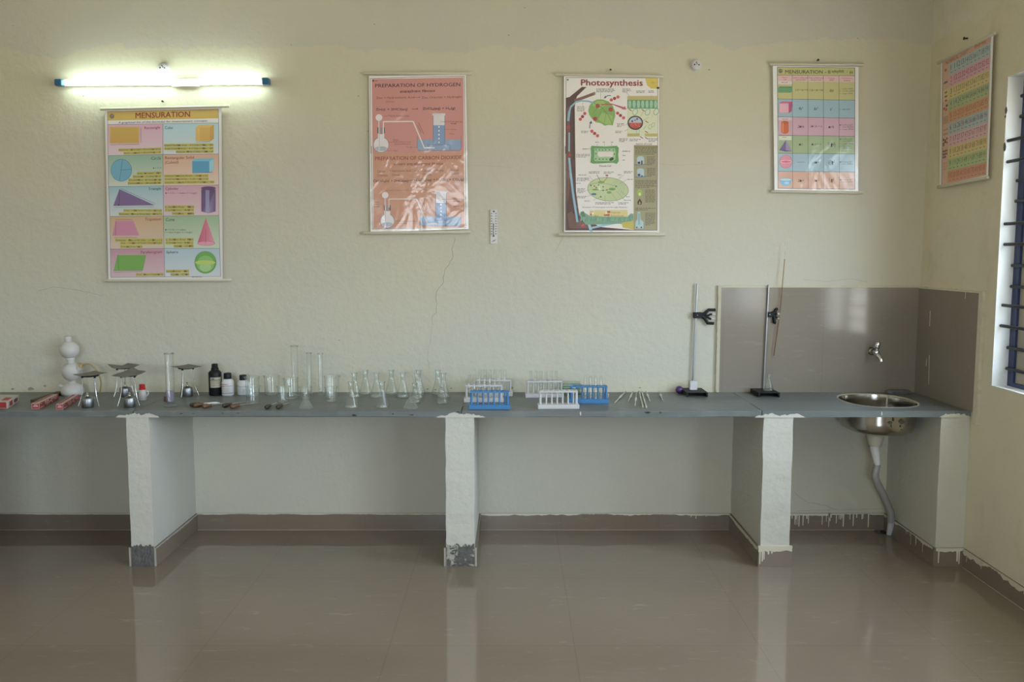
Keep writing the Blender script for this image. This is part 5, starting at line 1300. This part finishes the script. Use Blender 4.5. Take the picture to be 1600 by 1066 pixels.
# ---- white bottle with red cap
q = base_pt(223, 626.5, .022)
e = thing('squeeze_bottle', 'small white bottle with a bright red cap beside the two overlapping tripods', 'bottle', q)
MB().lathe([(0, 0), (.021, 0), (.023, .003), (.0225, .030), (.0205, .055), (.017, .060), (.014, .062)], 26).build('bottle_body', 'milk', e)
MB().lathe([(.0185, .0615), (.0185, .068), (.0162, .069), (.0158, .090), (.014, .092), (0, .092)], 24).build('cap', 'red', e)
MB().tube(spline([(.019, -.002, .052), (.031, -.002, .051), (.034, -.002, .040), (.030, -.002, .030), (.0215, -.002, .024)], 5), .0038, 8).build('handle', 'white_pl', e)

# ---- measuring cylinders
def cylinder(h, r, br, hexa=False):
    e = thing('measuring_cylinder', '', 'measuring cylinder')
    def spout(rr, z, a): return (rr + (.006 * max(0, math.cos(a)) ** 14 if z > h - .012 else 0), z)
    tube_mb = MB().lathe([(0, .016), (r * .9, .016), (r, .022), (r, h - .014), (r + .002, h - .006), (r + .005, h), (r + .0042, h + .001), (r + .0008, h - .006)], 28, fn=spout)
    MB().lathe([(0, .0), (br, 0), (br, .004), (br * .8, .008), (r * .7, .013), (r * .72, .016), (0, .016)], 28).build('foot', 'glass', e)
    mb = tube_mb
    for k in range(10):
        z = .05 + (h - .09) * k / 9; L = .9 if k % 5 else 1.5
        pts = [(r * 1.004 * math.sin(t), -r * 1.004 * math.cos(t), z) for t in (-.3 * L, -.1 * L, .1 * L, .3 * L)]; ribbon(mb, pts, .0011, (0, -1, 0), 1)
    mb.build('tube', ['glass', 'rack_white'], e)
    return e
for u, v, vt, w_, bw, lab in [(267, 636.5, 552, 13, 21, 'tall measuring cylinder standing at the counter front near the leftmost joint'), (461.5, 619, 540.5, 10, 15, 'tallest thick measuring cylinder against the wall behind the beakers'), (484, 617, 551.5, 7, 13, 'slim measuring cylinder, the middle one of the three against the wall'), (501.5, 618, 552.5, 7, 13, 'slim measuring cylinder, the rightmost of the three against the wall')]:
    y0 = on_z(u, v, CT).y; br = bw / scale_at(y0) / 2; q = base_pt(u, v, br)
    e = cylinder(hgt(vt, q.y, u), w_ / scale_at(q.y) / 2, br); e.location = q; e['label'] = lab; e['group'] = 'glass measuring cylinders'; e.rotation_euler = (0, 0, random.uniform(.5, 2.5))
# ---- lilac cup behind the cylinder
q = base_pt(265.5, 628.5, .024)
e = thing('plastic_cup', 'small lilac plastic cup behind the foot of the tall measuring cylinder', 'cup', q)
MB().lathe([(0, 0), (.021, 0), (.0235, .058), (.0245, .0585), (.0225, .058), (.020, .003), (0, .003)], 24).build('cup', 'lilac', e)
MB().box(-.024, -.006, -.0255, -.0215, .002, .032).build('maroon_patch', 'maroon', e)

# ---- chemical bottles
q = base_pt(337, 619, .037); q.y = min(q.y, -.06)
e = thing('chemical_bottle', 'tall black chemical bottle with a cream label', 'bottle', q, group='chemical bottles by the wall')
R_, H_ = .0375, hgt(568.5, q.y, 337)
MB().lathe([(0, 0), (R_ - .003, 0), (R_, .004), (R_, H_ * .70), (R_ * .96, H_ * .735), (R_ * .70, H_ * .79), (R_ * .52, H_ * .80), (R_ * .5, H_ * .84)], 32).build('bottle_body', 'black', e)
MB().lathe([(R_ * .60, H_ * .81), (R_ * .60, H_ * .86), (R_ * .5, H_ * .87), (R_ * .47, H_ * .985), (R_ * .42, H_), (0, H_)], 24).build('cap', 'black', e)
def wrap_label(mb, r, a0, a1, z0, z1, m=0, n=14):
    vs = []
    for k in range(n + 1):
        t = a0 + (a1 - a0) * k / n; vs += [(r * math.sin(t), -r * math.cos(t), z0), (r * math.sin(t), -r * math.cos(t), z1)]
    mb.add(vs, [(2 * k, 2 * k + 2, 2 * k + 3, 2 * k + 1) for k in range(n)], m, True)
mb = MB(); wrap_label(mb, R_ + .0004, -.5, 1.35, H_ * .26, H_ * .585); wrap_label(mb, R_ + .0007, -.45, 1.3, H_ * .495, H_ * .51, 1); wrap_label(mb, R_ + .0007, -.2, .2, H_ * .525, H_ * .55, 1); wrap_label(mb, R_ + .0007, -.3, 1.2, H_ * .455, H_ * .46, 1); wrap_label(mb, R_ + .0007, -.15, .5, H_ * .325, H_ * .335, 2); wrap_label(mb, R_ + .0007, -.3, 1, H_ * .405, H_ * .41, 1)
mb.build('paper_label', ['label_c', 'dark', 'card_red'], e)
M['teal'] = plain('teal_print', (0.05, 0.16, 0.14), 0.5)
M['pinkish'] = plain('faded_red_print', (0.45, 0.20, 0.22), 0.5)
def white_bottle(u, v, vt, w_, lab, square, capk):
    y0 = on_z(u, v, CT).y; R_ = w_ / scale_at(y0) / 2; q = base_pt(u, v, R_); q.y = min(q.y, -.06); H_ = hgt(vt, q.y, u)
    e = thing('chemical_bottle', lab, 'bottle', q, group='chemical bottles by the wall')
    def sq(r, z, a): return (r * (1 + (.10 * (abs(math.sin(2 * a)) ** 2) if square and z < H_ * .72 else 0)), z)
    MB().lathe([(0, 0), (R_ - .004, 0), (R_, .005), (R_, H_ * .56), (R_ * .97, H_ * .62), (R_ * .80, H_ * .71), (R_ * .60, H_ * .735), (R_ * .58, H_ * .78)], 40, fn=sq).build('bottle_body', 'white_pl', e)
    MB().lathe([(R_ * capk, H_ * .745), (R_ * capk * 1.03, H_ * .76), (R_ * capk * 1.02, H_ * .985), (R_ * capk * .95, H_), (0, H_)], 28).build('cap', 'black', e)
    mb = MB(); r_ = lambda t: R_ * (1 + (.10 * abs(math.sin(2 * t)) ** 2 if square else 0)) + .0006
    def band(a0, a1, z0, z1, m):
        vs = []; n = 14
        for k in range(n + 1):
            t = a0 + (a1 - a0) * k / n; vs += [(r_(t) * math.sin(t), -r_(t) * math.cos(t), z0), (r_(t) * math.sin(t), -r_(t) * math.cos(t), z1)]
        mb.add(vs, [(2 * k, 2 * k + 2, 2 * k + 3, 2 * k + 1) for k in range(n)], m, True)
    if square:
        band(-1.4, .15, H_ * .510, H_ * .535, 0); band(.25, .32, H_ * .51, H_ * .535, 0); band(-1.4, 1.3, H_ * .445, H_ * .46, 0); band(-1.3, -.3, H_ * .42, H_ * .43, 0); band(-1.5, 1.4, H_ * .125, H_ * .145, 1); band(-.6, -.1, H_ * .405, H_ * .412, 2)
        for k in range(5): band(-1.0, .5, H_ * (.22 + .035 * k), H_ * (.226 + .035 * k), 2)
    else:
        band(-1.3, -.7, H_ * .475, H_ * .50, 3); band(-1.4, 1.4, H_ * .435, H_ * .445, 3)
        for k in range(4): band(.1, .6, H_ * (.05 + .07 * k), H_ * (.085 + .07 * k), 4)
    mb.build('printed_label', ['card_red', 'teal', 'pinkish', 'dark', 'grey_pl'], e)
white_bottle(356.5, 619.5, 583, 18.2, 'white chemical bottle with red lettering and a teal line next to the black bottle', True, .64)
white_bottle(380.5, 618.5, 586, 18, 'white chemical bottle behind the leftmost beaker', False, .60)

# ---- wooden-handled tools
def make_tool(mat, shaft=True):
    e = thing('cork_borer', '', 'hand tool')
    mb = MB().lathe([(0, 0), (.007, .0004), (.0095, .003), (.0115, .012), (.0118, .026), (.0098, .040), (.0085, .046), (.0095, .050), (.009, .056), (0, .0565)], 18)
    mb.xform(Matrix.Translation((0, 0, .0119)) @ Matrix.Rotation(-PI / 2, 4, 'X')); mb.build('handle', mat, e)
    mb = MB().tube([(0, .056, .0119), (0, .066, .0119)], .0055, 12); mb.build('ferrule', 'dull_steel', e)
    mb = MB().tube([(0, .066, .0119), (0, .155, .0085)], .0032, 10); mb.build('shaft', 'steel', e)
    return e
tl_ = [(297, 636.5, -.8, 'wood_dk2', 'leftmost wooden-handled tool of the first cluster, dark handle'), (302, 637.5, -.75, 'wood_red', 'brown wooden-handled tool in the middle of the first cluster'), (316.5, 639, -.62, 'wood_red', 'brown wooden-handled tool with its shaft pointing right, end of the first cluster'),
       (348, 637.5, -.55, 'wood_dk2', 'dark wooden-handled tool, left of the pair in front of the white bottles'), (360, 639.5, -.62, 'wood_red', 'brown wooden-handled tool, right of the pair in front of the white bottles'),
       (415.5, 640, -.12, 'wood_dk2', 'dark wooden-handled tool seen end-on, left of two before the beakers'), (433, 640, -.16, 'wood_dk2', 'dark wooden-handled tool seen end-on, right of two before the beakers')]
for u, v, rz, mt, lab in tl_:
    q = on_z(u, v, CT); key = 'tool' + mt
    place(key, lambda: make_tool(mt), (q.x, q.y, ZT), lab, rz, 'wooden-handled tools along the counter edge')

# ---- beakers
def make_beaker(R_, H_, key):
    e = thing('beaker', '', 'beaker')
    def sp(r, z, a):
        k = max(0, math.cos(a)) ** 10 * (max(0, z - (H_ - .02)) / .02) ** 1.5; return (r + .008 * k, z + .002 * k)
    vmb = MB().lathe([(0, .001), (R_ - .006, .001), (R_ - .001, .004), (R_, .009), (R_, H_ - .012), (R_ + .002, H_ - .005), (R_ + .0045, H_), (R_ + .0038, H_ + .0012)], 36, fn=sp); vmb.lathe([(R_ - .0014, .008), (R_ - .006, .004), (0, .0035)], 36)
    MB().ring((0, 0, H_), R_ + .0032, .0016, 40, 6).build('rim', 'glass', e)
    mb = vmb
    for k in range(4): wrap_label(mb, R_ + .0004, -.15 if k % 2 else -.22, .1, H_ * (.25 + k * .12), H_ * (.25 + k * .12) + .0009, 1, 5)
    mb.build('vessel', ['glass', 'rack_white'], e)
    return e
for size, lst in (('large', [(395, 621.5, 589, 21, 'large beaker at the left, overlapping the white bottle behind it', 3.6), (425.5, 619, 587.5, 23, 'large beaker standing by the wall between the other two large beakers', 3.0), (455.3, 625, 591, 22, 'large beaker in front of the tallest measuring cylinder, spout toward the viewer', -2.0), (518.8, 622, 588, 22.5, 'large beaker at the right beside the conical flasks', .2)]),
                  ('small', [(395.5, 632, 603.5, 20, 'small beaker in front of the leftmost large beaker', .3), (443, 630.5, 603.5, 18, 'small beaker behind the end-on tools, before the tallest cylinder', .2), (478, 624.5, 605, 17, 'small beaker by the wall behind the upturned funnel', 2.9), (518, 630, 605, 17.5, 'small beaker in front of the rightmost large beaker', 3.0)])):
    for u, v, vt, w_, lab, rz in lst:
        y0 = on_z(u, v, CT).y; R_ = w_ / scale_at(y0) / 2; q = base_pt(u, v, R_)
        e = make_beaker(R_, hgt(vt, q.y, u), size); e.location = q; e.rotation_euler = (0, 0, rz); e['label'] = lab; e['group'] = size + ' glass beakers'

# ---- upturned funnels
def make_funnel():
    e = thing('funnel', '', 'funnel')
    MB().lathe([(.0385, 0), (.0392, .001), (.0375, .004), (.006, .064), (.0045, .068)], 32).build('cone', 'glass_hazed', e)
    MB().tube([(0, 0, .066), (0, 0, .138)], [.0048, .0040], 14, caps=False).build('stem', 'glass_hazed', e)
    return e
for u, v, lab in [(478, 640, 'upturned glass funnel in front of the slim measuring cylinders'), (641.5, 640, 'upturned glass funnel among the conical flasks')]:
    q = base_pt(u, v, .039); place('funnel', make_funnel, q, lab, 0, 'upturned glass funnels')

# ---- conical flasks
def make_flask(H_, R_):
    e = thing('conical_flask', '', 'conical flask'); h = H_ / .140; r = R_ / .040
    MB().lathe([(0, .0008), (.035 * r, .0008), (.0395 * r, .004), (.040 * r, .009), (.037 * r, .018 * h), (.0165 * r, .088 * h), (.0148 * r, .097 * h), (.0145 * r, .128 * h), (.0175 * r, .137 * h), (.0185 * r, .140 * h), (.0172 * r, .1395 * h), (.0138 * r, .129 * h), (.0138 * r, .098 * h)], 32).build('vessel', 'glass', e)
    MB().lathe([(0, .003), (.036 * r, .004), (.0375 * r, .008)], 32).build('base', 'glass', e)
    MB().ring((0, 0, .140 * h), .0178 * r, .0013, 28, 6).build('lip', 'glass', e)
    return e
FL = [('a', 571.5, 617.5, 'conical flask in the row by the wall, leftmost of four'), ('a', 612, 617.5, 'conical flask in the row by the wall, second of four'), ('a', 654.5, 617.5, 'conical flask in the row by the wall, third of four'), ('a', 684.5, 617.5, 'conical flask in the row by the wall, rightmost of four'),
      ('a', 554.3, 622.5, 'conical flask in the middle row, leftmost of five'), ('a', 588.8, 622.5, 'conical flask in the middle row, second of five'), ('a', 630, 622.5, 'conical flask in the middle row, third of five'), ('a', 652.5, 624, 'conical flask in the middle row, fourth of five'), ('a', 693, 623, 'conical flask in the middle row, rightmost of five'),
      ('a', 549, 639.5, 'conical flask at the counter front, nearest the beakers'), ('a', 597.3, 639.5, 'conical flask at the counter front, left of the upturned funnel'), ('b', 648.5, 631, 'smaller conical flask just behind the upturned funnel'), ('b', 691.3, 632.5, 'smaller conical flask at the right end of the flasks')]
for sz, u, v, lab in FL:
    H_, R_ = (.143, .038) if sz == 'a' else (.110, .032)
    q = base_pt(u, v, R_)
    place('flask' + sz, lambda: make_flask(H_, R_), q, lab, random.random() * 6, 'conical flasks')

# ---- test tube racks
RW = .224
def make_rack(mat):
    e = thing('test_tube_rack', '', 'test tube rack')
    MB().cbox(-RW / 2, RW / 2, -.032, .032, 0, .024, .0015).build('base', mat, e)
    # top plate with two rows of round holes
    mb = MB(); z0, z1 = .0895, .0975; w_, d = RW / 2 - .008, .027; nx = 6; cw = .0295; ch = .027; r = .0098; off = -.006
    def plate(z, flip):
        for i in range(nx):
            for j, cy in enumerate((-.0135, .0135)):
                cx = off + (i - (nx - 1) / 2) * cw; c_ = []; q = []
                for k in range(16):
                    a = 2 * PI * k / 16; m = max(abs(math.cos(a)), abs(math.sin(a))); q.append((cx + math.cos(a) / m * cw / 2, cy + math.sin(a) / m * ch / 2, z)); c_.append((cx + r * math.cos(a), cy + r * math.sin(a), z))
                mb.loft([q, c_], 0, False, caps=False)
        for xa, xb in ((-w_, off - nx * cw / 2), (off + nx * cw / 2, w_)): mb.add([(xa, -.027, z), (xb, -.027, z), (xb, .027, z), (xa, .027, z)], [(0, 1, 2, 3)])
    plate(z0, 1); plate(z1, 0)
    for i in range(nx):
        for cy in (-.0135, .0135):
            cx = off + (i - (nx - 1) / 2) * cw; mb.loft([[(cx + r * math.cos(2 * PI * k / 16), cy + r * math.sin(2 * PI * k / 16), z) for k in range(16)] for z in (z0, z1)], 0, True, caps=False)
    cc = [(-w_, -d), (w_, -d), (w_, d), (-w_, d)]; mb.loft([[(x, y, z) for x, y in cc] for z in (z0, z1)], 0, False, caps=False)
    mb.build('top_plate', mat, e)
    for s in (-1, 1): MB().tube([(s * (w_ - .006), -.006, .0235), (s * (w_ - .006), -.006, .0905)], .0068, 14).build('post', mat, e)
    for i in range(6):
        x = off + (i - 2.5) * cw + cw / 2; MB().tube([(x, .0, .0235), (x, .0, .086), (x, 0, .0895)], [.0048, .0044, .003], 12).build('peg', mat, e)
    return e
def make_tube():
    e = thing('test_tube', '', 'test tube'); r, h = .0078, .130
    MB().lathe([(0, 0)] + [(r * math.sin(t * PI / 12), r - r * math.cos(t * PI / 12)) for t in range(1, 6)] + [(r, r), (r, h - .003), (r + .0012, h - .001), (r + .0012, h), (r - .0008, h), (r - .0008, h - .004)], 20).build('tube', 'glass', e)
    return e
def make_pile_tube():
    e = thing('test_tube', '', 'test tube'); r, h = .0088, .128
    mb = MB().lathe([(0, 0)] + [(r * math.sin(t * PI / 12), r - r * math.cos(t * PI / 12)) for t in range(1, 6)] + [(r, r), (r, h), (r - .001, h)], 18); mb.xform(Matrix.Rotation(PI / 2, 4, 'Y')); mb.build('tube', 'glass_green', e)
    return e
racks = [('rack_blue', 765, 640.3, 'blue test tube rack at the counter front, beside the middle joint', 0, 'blue test tube racks'),
         ('rack_white', 756, 629.2, 'white test tube rack just behind the blue rack beside the middle joint', .02, 'white test tube racks'),
         ('rack_white', 771.5, 619.6, 'white test tube rack against the wall, leftmost of the two by the wall', -.02, 'white test tube racks'),
         ('rack_white', 850.5, 621.8, 'white test tube rack holding upright tubes, left of the green tube pile', .05, 'white test tube racks'),
         ('rack_white', 872.2, 639.5, 'empty white test tube rack at the counter front', .03, 'white test tube racks'),
         ('rack_blue', 919.5, 631, 'blue test tube rack holding upturned tubes, at the right of the racks', -.03, 'blue test tube racks')]
RK = []
for mt, u, v, lab, rz, grp in racks:
    p = on_z(u, v, CT); y = min(p.y + .032, -.048); x = p.x * (CAM_D + y) / (CAM_D + p.y)
    RK.append(place(mt, lambda: make_rack(mt), (x, y, ZT), lab, rz, grp))
cw, off = .0295, -.006
ordn = ['first', 'second', 'third', 'fourth', 'fifth', 'last']
def tube_in(rk, i, row, name, inverted=False):
    r = RK[rk]; m = Matrix.Rotation(r.rotation_euler.z, 4, 'Z'); q = Vector(r.location) + m @ Vector((off + (i - 2.5) * cw, row, .0245))
    o = place('tube', make_tube, q, name, 0, 'test tubes standing in the racks')
    if inverted: o.rotation_euler = (PI, 0, 0); o.location.z += .1305
for i in range(5): tube_in(1, i, -.0135, 'test tube, %s from left, in white rack just behind the left blue rack' % ordn[i])
for i in range(6): tube_in(2, i, -.0135, 'test tube, %s from left, in the leftmost white rack at the wall' % ordn[i])
for i in range(6): tube_in(3, i, -.0135, 'test tube, %s from left, in white rack beside the greenish tube pile' % ordn[i])
for n, i in enumerate((2, 3, 4, 5)): tube_in(5, i, -.0135, 'upturned test tube, %s from left, in the right blue rack' % (ordn[n] if n < 3 else 'last'), True)
# pile of greenish tubes lying on their sides
bx = on_z(874, 617.5, CT); r = .0088; yb = -.118; k = 0; lyr = [5, 4, 3, 3, 2]
for L, n in enumerate([5, 4, 3, 2, 1]):
    for j in range(n):
        y = yb + (j + L / 2) * 2 * r + .003
        place('pile', make_pile_tube, (bx.x + random.uniform(-.006, .006), y, ZT + r + L * r * math.sqrt(3)), 'greenish glass test tube lying on its side in the pile behind the racks', 0, 'test tubes lying in a pile')

# ---- droppers and rods lying on the counter
def make_dropper():
    e = thing('glass_dropper', '', 'dropper')
    mb = MB().lathe([(0, 0), (.0028, 0), (.0032, .045), (.0050, .056), (.0078, .066), (.0078, .073), (.0050, .083), (.0030, .092), (.0026, .135), (0, .136)], 14)
    mb.xform(Matrix.Translation((0, 0, .0079)) @ Matrix.Rotation(-PI / 2, 4, 'X')); mb.build('tube', 'rod', e); return e
def make_rod():
    e = thing('glass_rod', '', 'glass rod'); MB().tube([(0, 0, .0053), (0, .42, .0053)], .0052, 14).build('rod', 'rod', e); return e
def lay(key, mk, u0, v0, u1, v1, lab, L0, grp=None):
    a, b = on_z(u0, v0, CT), on_z(u1, v1, CT); b.y = min(b.y, -.015); d = b - a; o = place(key, mk, (a.x, a.y, ZT), lab, math.atan2(-d.x, d.y), grp)
    s = d.length / L0; o.scale = (1, s, 1); return o
G = 'glass droppers lying on the counter'
for u0, v0, u1, v1, lab in [(960.5, 631.5, 976.5, 611.5, 'slanting glass dropper, leftmost of the full-length ones beside the blue rack'), (981.5, 630, 987.5, 611.5, 'glass dropper lying just left of the two parallel rods, farther one'), (992, 637, 994.5, 616.5, 'glass dropper lying nearest the counter edge, touching the parallel rods'), (1015.5, 629.5, 1006.5, 611, 'glass dropper lying just right of the two parallel rods'), (1035.5, 628, 1030, 613.5, 'glass dropper lying alone nearest the purple bulb'), (950.2, 623, 949.3, 616, 'short glass dropper half hidden beside the blue rack')]:
    lay('dropper' + ('s' if v0 - v1 < 10 else ''), make_dropper, u0, v0, u1, v1, lab, .136, G)
lay('rodx', make_rod, 1004.5, 637.5, 996.5, 611.3, 'pale glass rod, left of the two parallel rods', .42, 'parallel glass rods')
lay('rodx', make_rod, 1009.8, 638, 1000.5, 611, 'pale glass rod, right of the two parallel rods', .42, 'parallel glass rods')

# ---- retort stands
def stand(label, bl, br_, vb, rod, vt, clamp, clabel, kind):
    """base from px bl to br_ with front lip at vb; rod from/to px"""
    a = on_z(bl + 10, vb, CT); y1 = a.y; y0 = min(y1 + .20, -.02); s1 = scale_at(y1)
    w_ = .125; xc = on_z((bl + br_) / 2 + 5, vb, CT).x - .01
    fr, bk = y1, y1 + .21
    yc = (fr + bk) / 2
    e = thing('retort_stand', label, 'retort stand', (xc, yc, ZT), group='retort stands')
    mb = MB(); t = .0025; hh = .026; x0, x1 = -w_ / 2, w_ / 2
    mb.box(x0, x1, fr - yc, bk - yc, hh - t, hh); mb.box(x0, x0 + .004, fr - yc, bk - yc, 0, hh - t); mb.box(x1 - .004, x1, fr - yc, bk - yc, 0, hh - t)
    mb.add([(x0, fr - yc - .0005, hh), (x0 + .012, fr - yc - .0005, hh), (x0 + .006, fr - yc - .0005, 0), (x0, fr - yc - .0005, 0)], [(0, 1, 2, 3)]); mb.add([(x1, fr - yc - .0005, hh), (x1 - .012, fr - yc - .0005, hh), (x1 - .006, fr - yc - .0005, 0), (x1, fr - yc - .0005, 0)], [(0, 1, 2, 3)])
    mb.build('base', 'black_iron', e)
    yr = bk - .045
    p, q = on_y(*rod, yr), on_y(*vt, yr); p = p + (p - q) * ((p.z - (ZT + hh)) / (q.z - p.z) if abs(q.z - p.z) > 0 else 0)
    mb = MB().tube([p, q], .0052, 14); mb.build('rod', 'rod_steel', e, e.location)
    return e, p, q, yr, hh, (fr, bk, xc)
def clamp(e, p, q, yr, s, u0, v0, pts_upper, pts_lower, pts_mid, boss, tips, nm):
    # drawn on the plane of the rod
    C = thing(nm[0], nm[1], 'clamp', on_y(u0, v0, yr), group='clamps on the retort stands'); o = C.location.copy()
    A = lambda u, v, dy=0: on_y(u, v, yr + dy)
    mb = MB(); b0, b1 = A(boss[0], boss[1]), A(boss[2], boss[3]); mb.cbox(b0.x, b1.x, yr - .014, yr + .014, b1.z, b0.z, .002); mb.build('boss_head', 'black', C, o)
    mb = MB().tube([A(boss[2] + 1, (boss[1] + boss[3]) / 2), A(boss[2] - .6, (boss[1] + boss[3]) / 2)], .013, 14)
    r = .0095
    mb.build('arm', 'black', C, o)
    for P_ in (pts_upper, pts_lower): MB().tube([A(*k) for k in P_], [r * 1.25] + [r] * (len(P_) - 2) + [r * .95], 12).build('jaw', 'black', C, o)
    for P_ in pts_mid: MB().tube([A(*k) for k in P_], r * .62, 10).build('prong', 'black', C, o)
    for P_ in tips: MB().tube([A(*k) for k in P_], r * .66, 10).build('cork_tip', 'milk', C, o)
    # screw
    MB().tube([A((boss[0] + boss[2]) / 2, (boss[1] + boss[3]) / 2, -.013), A((boss[0] + boss[2]) / 2, (boss[1] + boss[3]) / 2, -.034)], .003, 8).build('screw', 'dull_steel', C, o)
    return C
e1, p1, q1, yr1, hh, (fr1, bk1, xc1) = stand('retort stand with a black base, left of the splashback', 1066, 1108, 620.5, (1082.4, 598), (1089.6, 443.5), None, None, 0)
z7 = lambda X, Y: (1070 + X / 21.3, 470 + Y / 21.3)
clamp(e1, p1, q1, yr1, 1, 1090, 492, [z7(560, 480), z7(680, 420), z7(790, 305), z7(1020, 310)], [z7(560, 510), z7(660, 590), z7(765, 745), z7(965, 755)], [[z7(640, 500), z7(790, 490), z7(850, 455), z7(915, 455)], [z7(640, 510), z7(780, 560), z7(850, 605), z7(880, 605)]], (*z7(285, 385), *z7(560, 580)), [[z7(905, 458), z7(1010, 460)], [z7(878, 605), z7(1000, 610)]], ('burette_clamp', 'large black four-pronged clamp on the stand left of the splashback'))
e2, p2, q2, yr2, hh, (fr2, bk2, xc2) = stand('retort stand with a black base, standing before the splashback', 1173, 1226, 621, (1193.2, 606), (1201.2, 444.5), None, None, 1)
z6 = lambda X, Y: (1180 + X / 5.92, 340 + Y / 5.92)
clamp(e2, p2, q2, yr2, 1, 1204, 492, [z6(150, 890), z6(180, 880), z6(192, 850), z6(208, 848)], [z6(150, 905), z6(172, 915), z6(178, 970), z6(190, 975)], [[z6(165, 895), z6(190, 900), z6(204, 890)], [z6(165, 900), z6(190, 915), z6(206, 930)]], (*z6(112, 875), *z6(160, 922)), [[z6(204, 890), z6(226, 892)], [z6(206, 930), z6(216, 940)]], ('burette_clamp', 'small black clamp gripping the thin burette before the splashback'))
# white weight on the first base, purple bulb, flask on the second base
c = on_y(1083, 612, yr1 - .055); e = thing('plastic_block', 'white upright plastic block standing on the base of the left retort stand', 'block', (on_y(1083, 606, yr1 - .055).x, yr1 - .055, ZT + hh + .0003))
mb = MB(); mb.cbox(-.022, .022, -.016, .016, 0, .052, .002); mb.build('block_body', 'white_pl', e)
q = base_pt(1061.3, 616, .022); e = thing('rubber_bulb', 'purple rubber bulb lying beside the left retort stand', 'rubber bulb', q)
MB().sphere((0, 0, .0225), .0225, 24, 14).build('bulb', 'purple', e); mb = MB().tube([(.012, .012, .026), (.022, .022, .028)], [.007, .006], 12); mb.build('nozzle', 'purple', e)
fy = (fr2 + bk2) / 2 - .02; fx_ = on_y(1201, 606, fy).x
mk = make_flask(.098, .030); mk.location = (fx_, fy, ZT + hh + .0003); mk['label'] = 'small conical flask standing on the base of the stand before the splashback'; mk['group'] = 'conical flasks'
# burette
e = thing('burette', 'long thin brownish glass burette leaning in the clamp before the splashback', 'burette', on_y(1208.5, 558, yr2 - .004)); o = e.location.copy()
A = lambda u, v: on_y(u, v, yr2 - .004)
MB().tube([A(1226, 405), A(1219, 485), A(1209, 556)], .0032, 10).build('graduated_tube', 'glass_brown', e, o)
MB().tube([A(1228.6, 379), A(1226, 405)], [.0046, .0036], 12, caps=False).build('upper_tube', 'glass', e, o)
MB().tube([A(1209, 556), A(1208.4, 562)], [.003, .0014], 8).build('tip', 'glass', e, o)

# ================================================================== LIGHT
wd = bpy.data.worlds.new('daylight'); S.world = wd; wd.use_nodes = True; nt = wd.node_tree; N = NT(nt)
bg = nt.nodes['Background']; tc = N.n('ShaderNodeTexCoord'); sp_ = N.n('ShaderNodeSeparateXYZ'); N.l(tc.outputs['Generated'], sp_.inputs[0])
f = N.smooth(sp_.outputs['Z'], -.05, .08)
N.l(N.mix(f, (0.50, 0.49, 0.44), SKY_COL), bg.inputs['Color']); bg.inputs['Strength'].default_value = SKY_STR
def portal(loc, rot, sx, sy):
    l = bpy.data.lights.new('window_daylight', 'AREA'); l.shape = 'RECTANGLE'; l.size = sx; l.size_y = sy; l.cycles.is_portal = True
    o = bpy.data.objects.new('window_daylight', l); COL.objects.link(o); o.location = loc; o.rotation_euler = rot
for y0, y1 in ((WY1, WY0), W2, W3): portal((XR + .20, (y0 + y1) / 2, (WZ0 + WZ1) / 2), (0, PI / 2, 0), WZ1 - WZ0, y1 - y0)
for x0, x1, z0, z1 in FW: portal(((x0 + x1) / 2, YF - .2, (z0 + z1) / 2), (PI / 2, 0, 0), x1 - x0, z1 - z0)
M['tube'].node_tree.nodes['Principled BSDF'].inputs['Emission Strength'].default_value = TUBE_STR
S.cycles.max_bounces = 10; S.cycles.diffuse_bounces = 6; S.cycles.glossy_bounces = 5; S.cycles.transparent_max_bounces = 40; S.cycles.caustics_reflective = False; S.cycles.caustics_refractive = False
S.cycles.sample_clamp_indirect = 6
vs_ = S.view_settings; vs_.view_transform = 'Standard'; vs_.look = 'None'; vs_.gamma = 1; vs_.use_curve_mapping = False; vs_.exposure = EXPOSURE
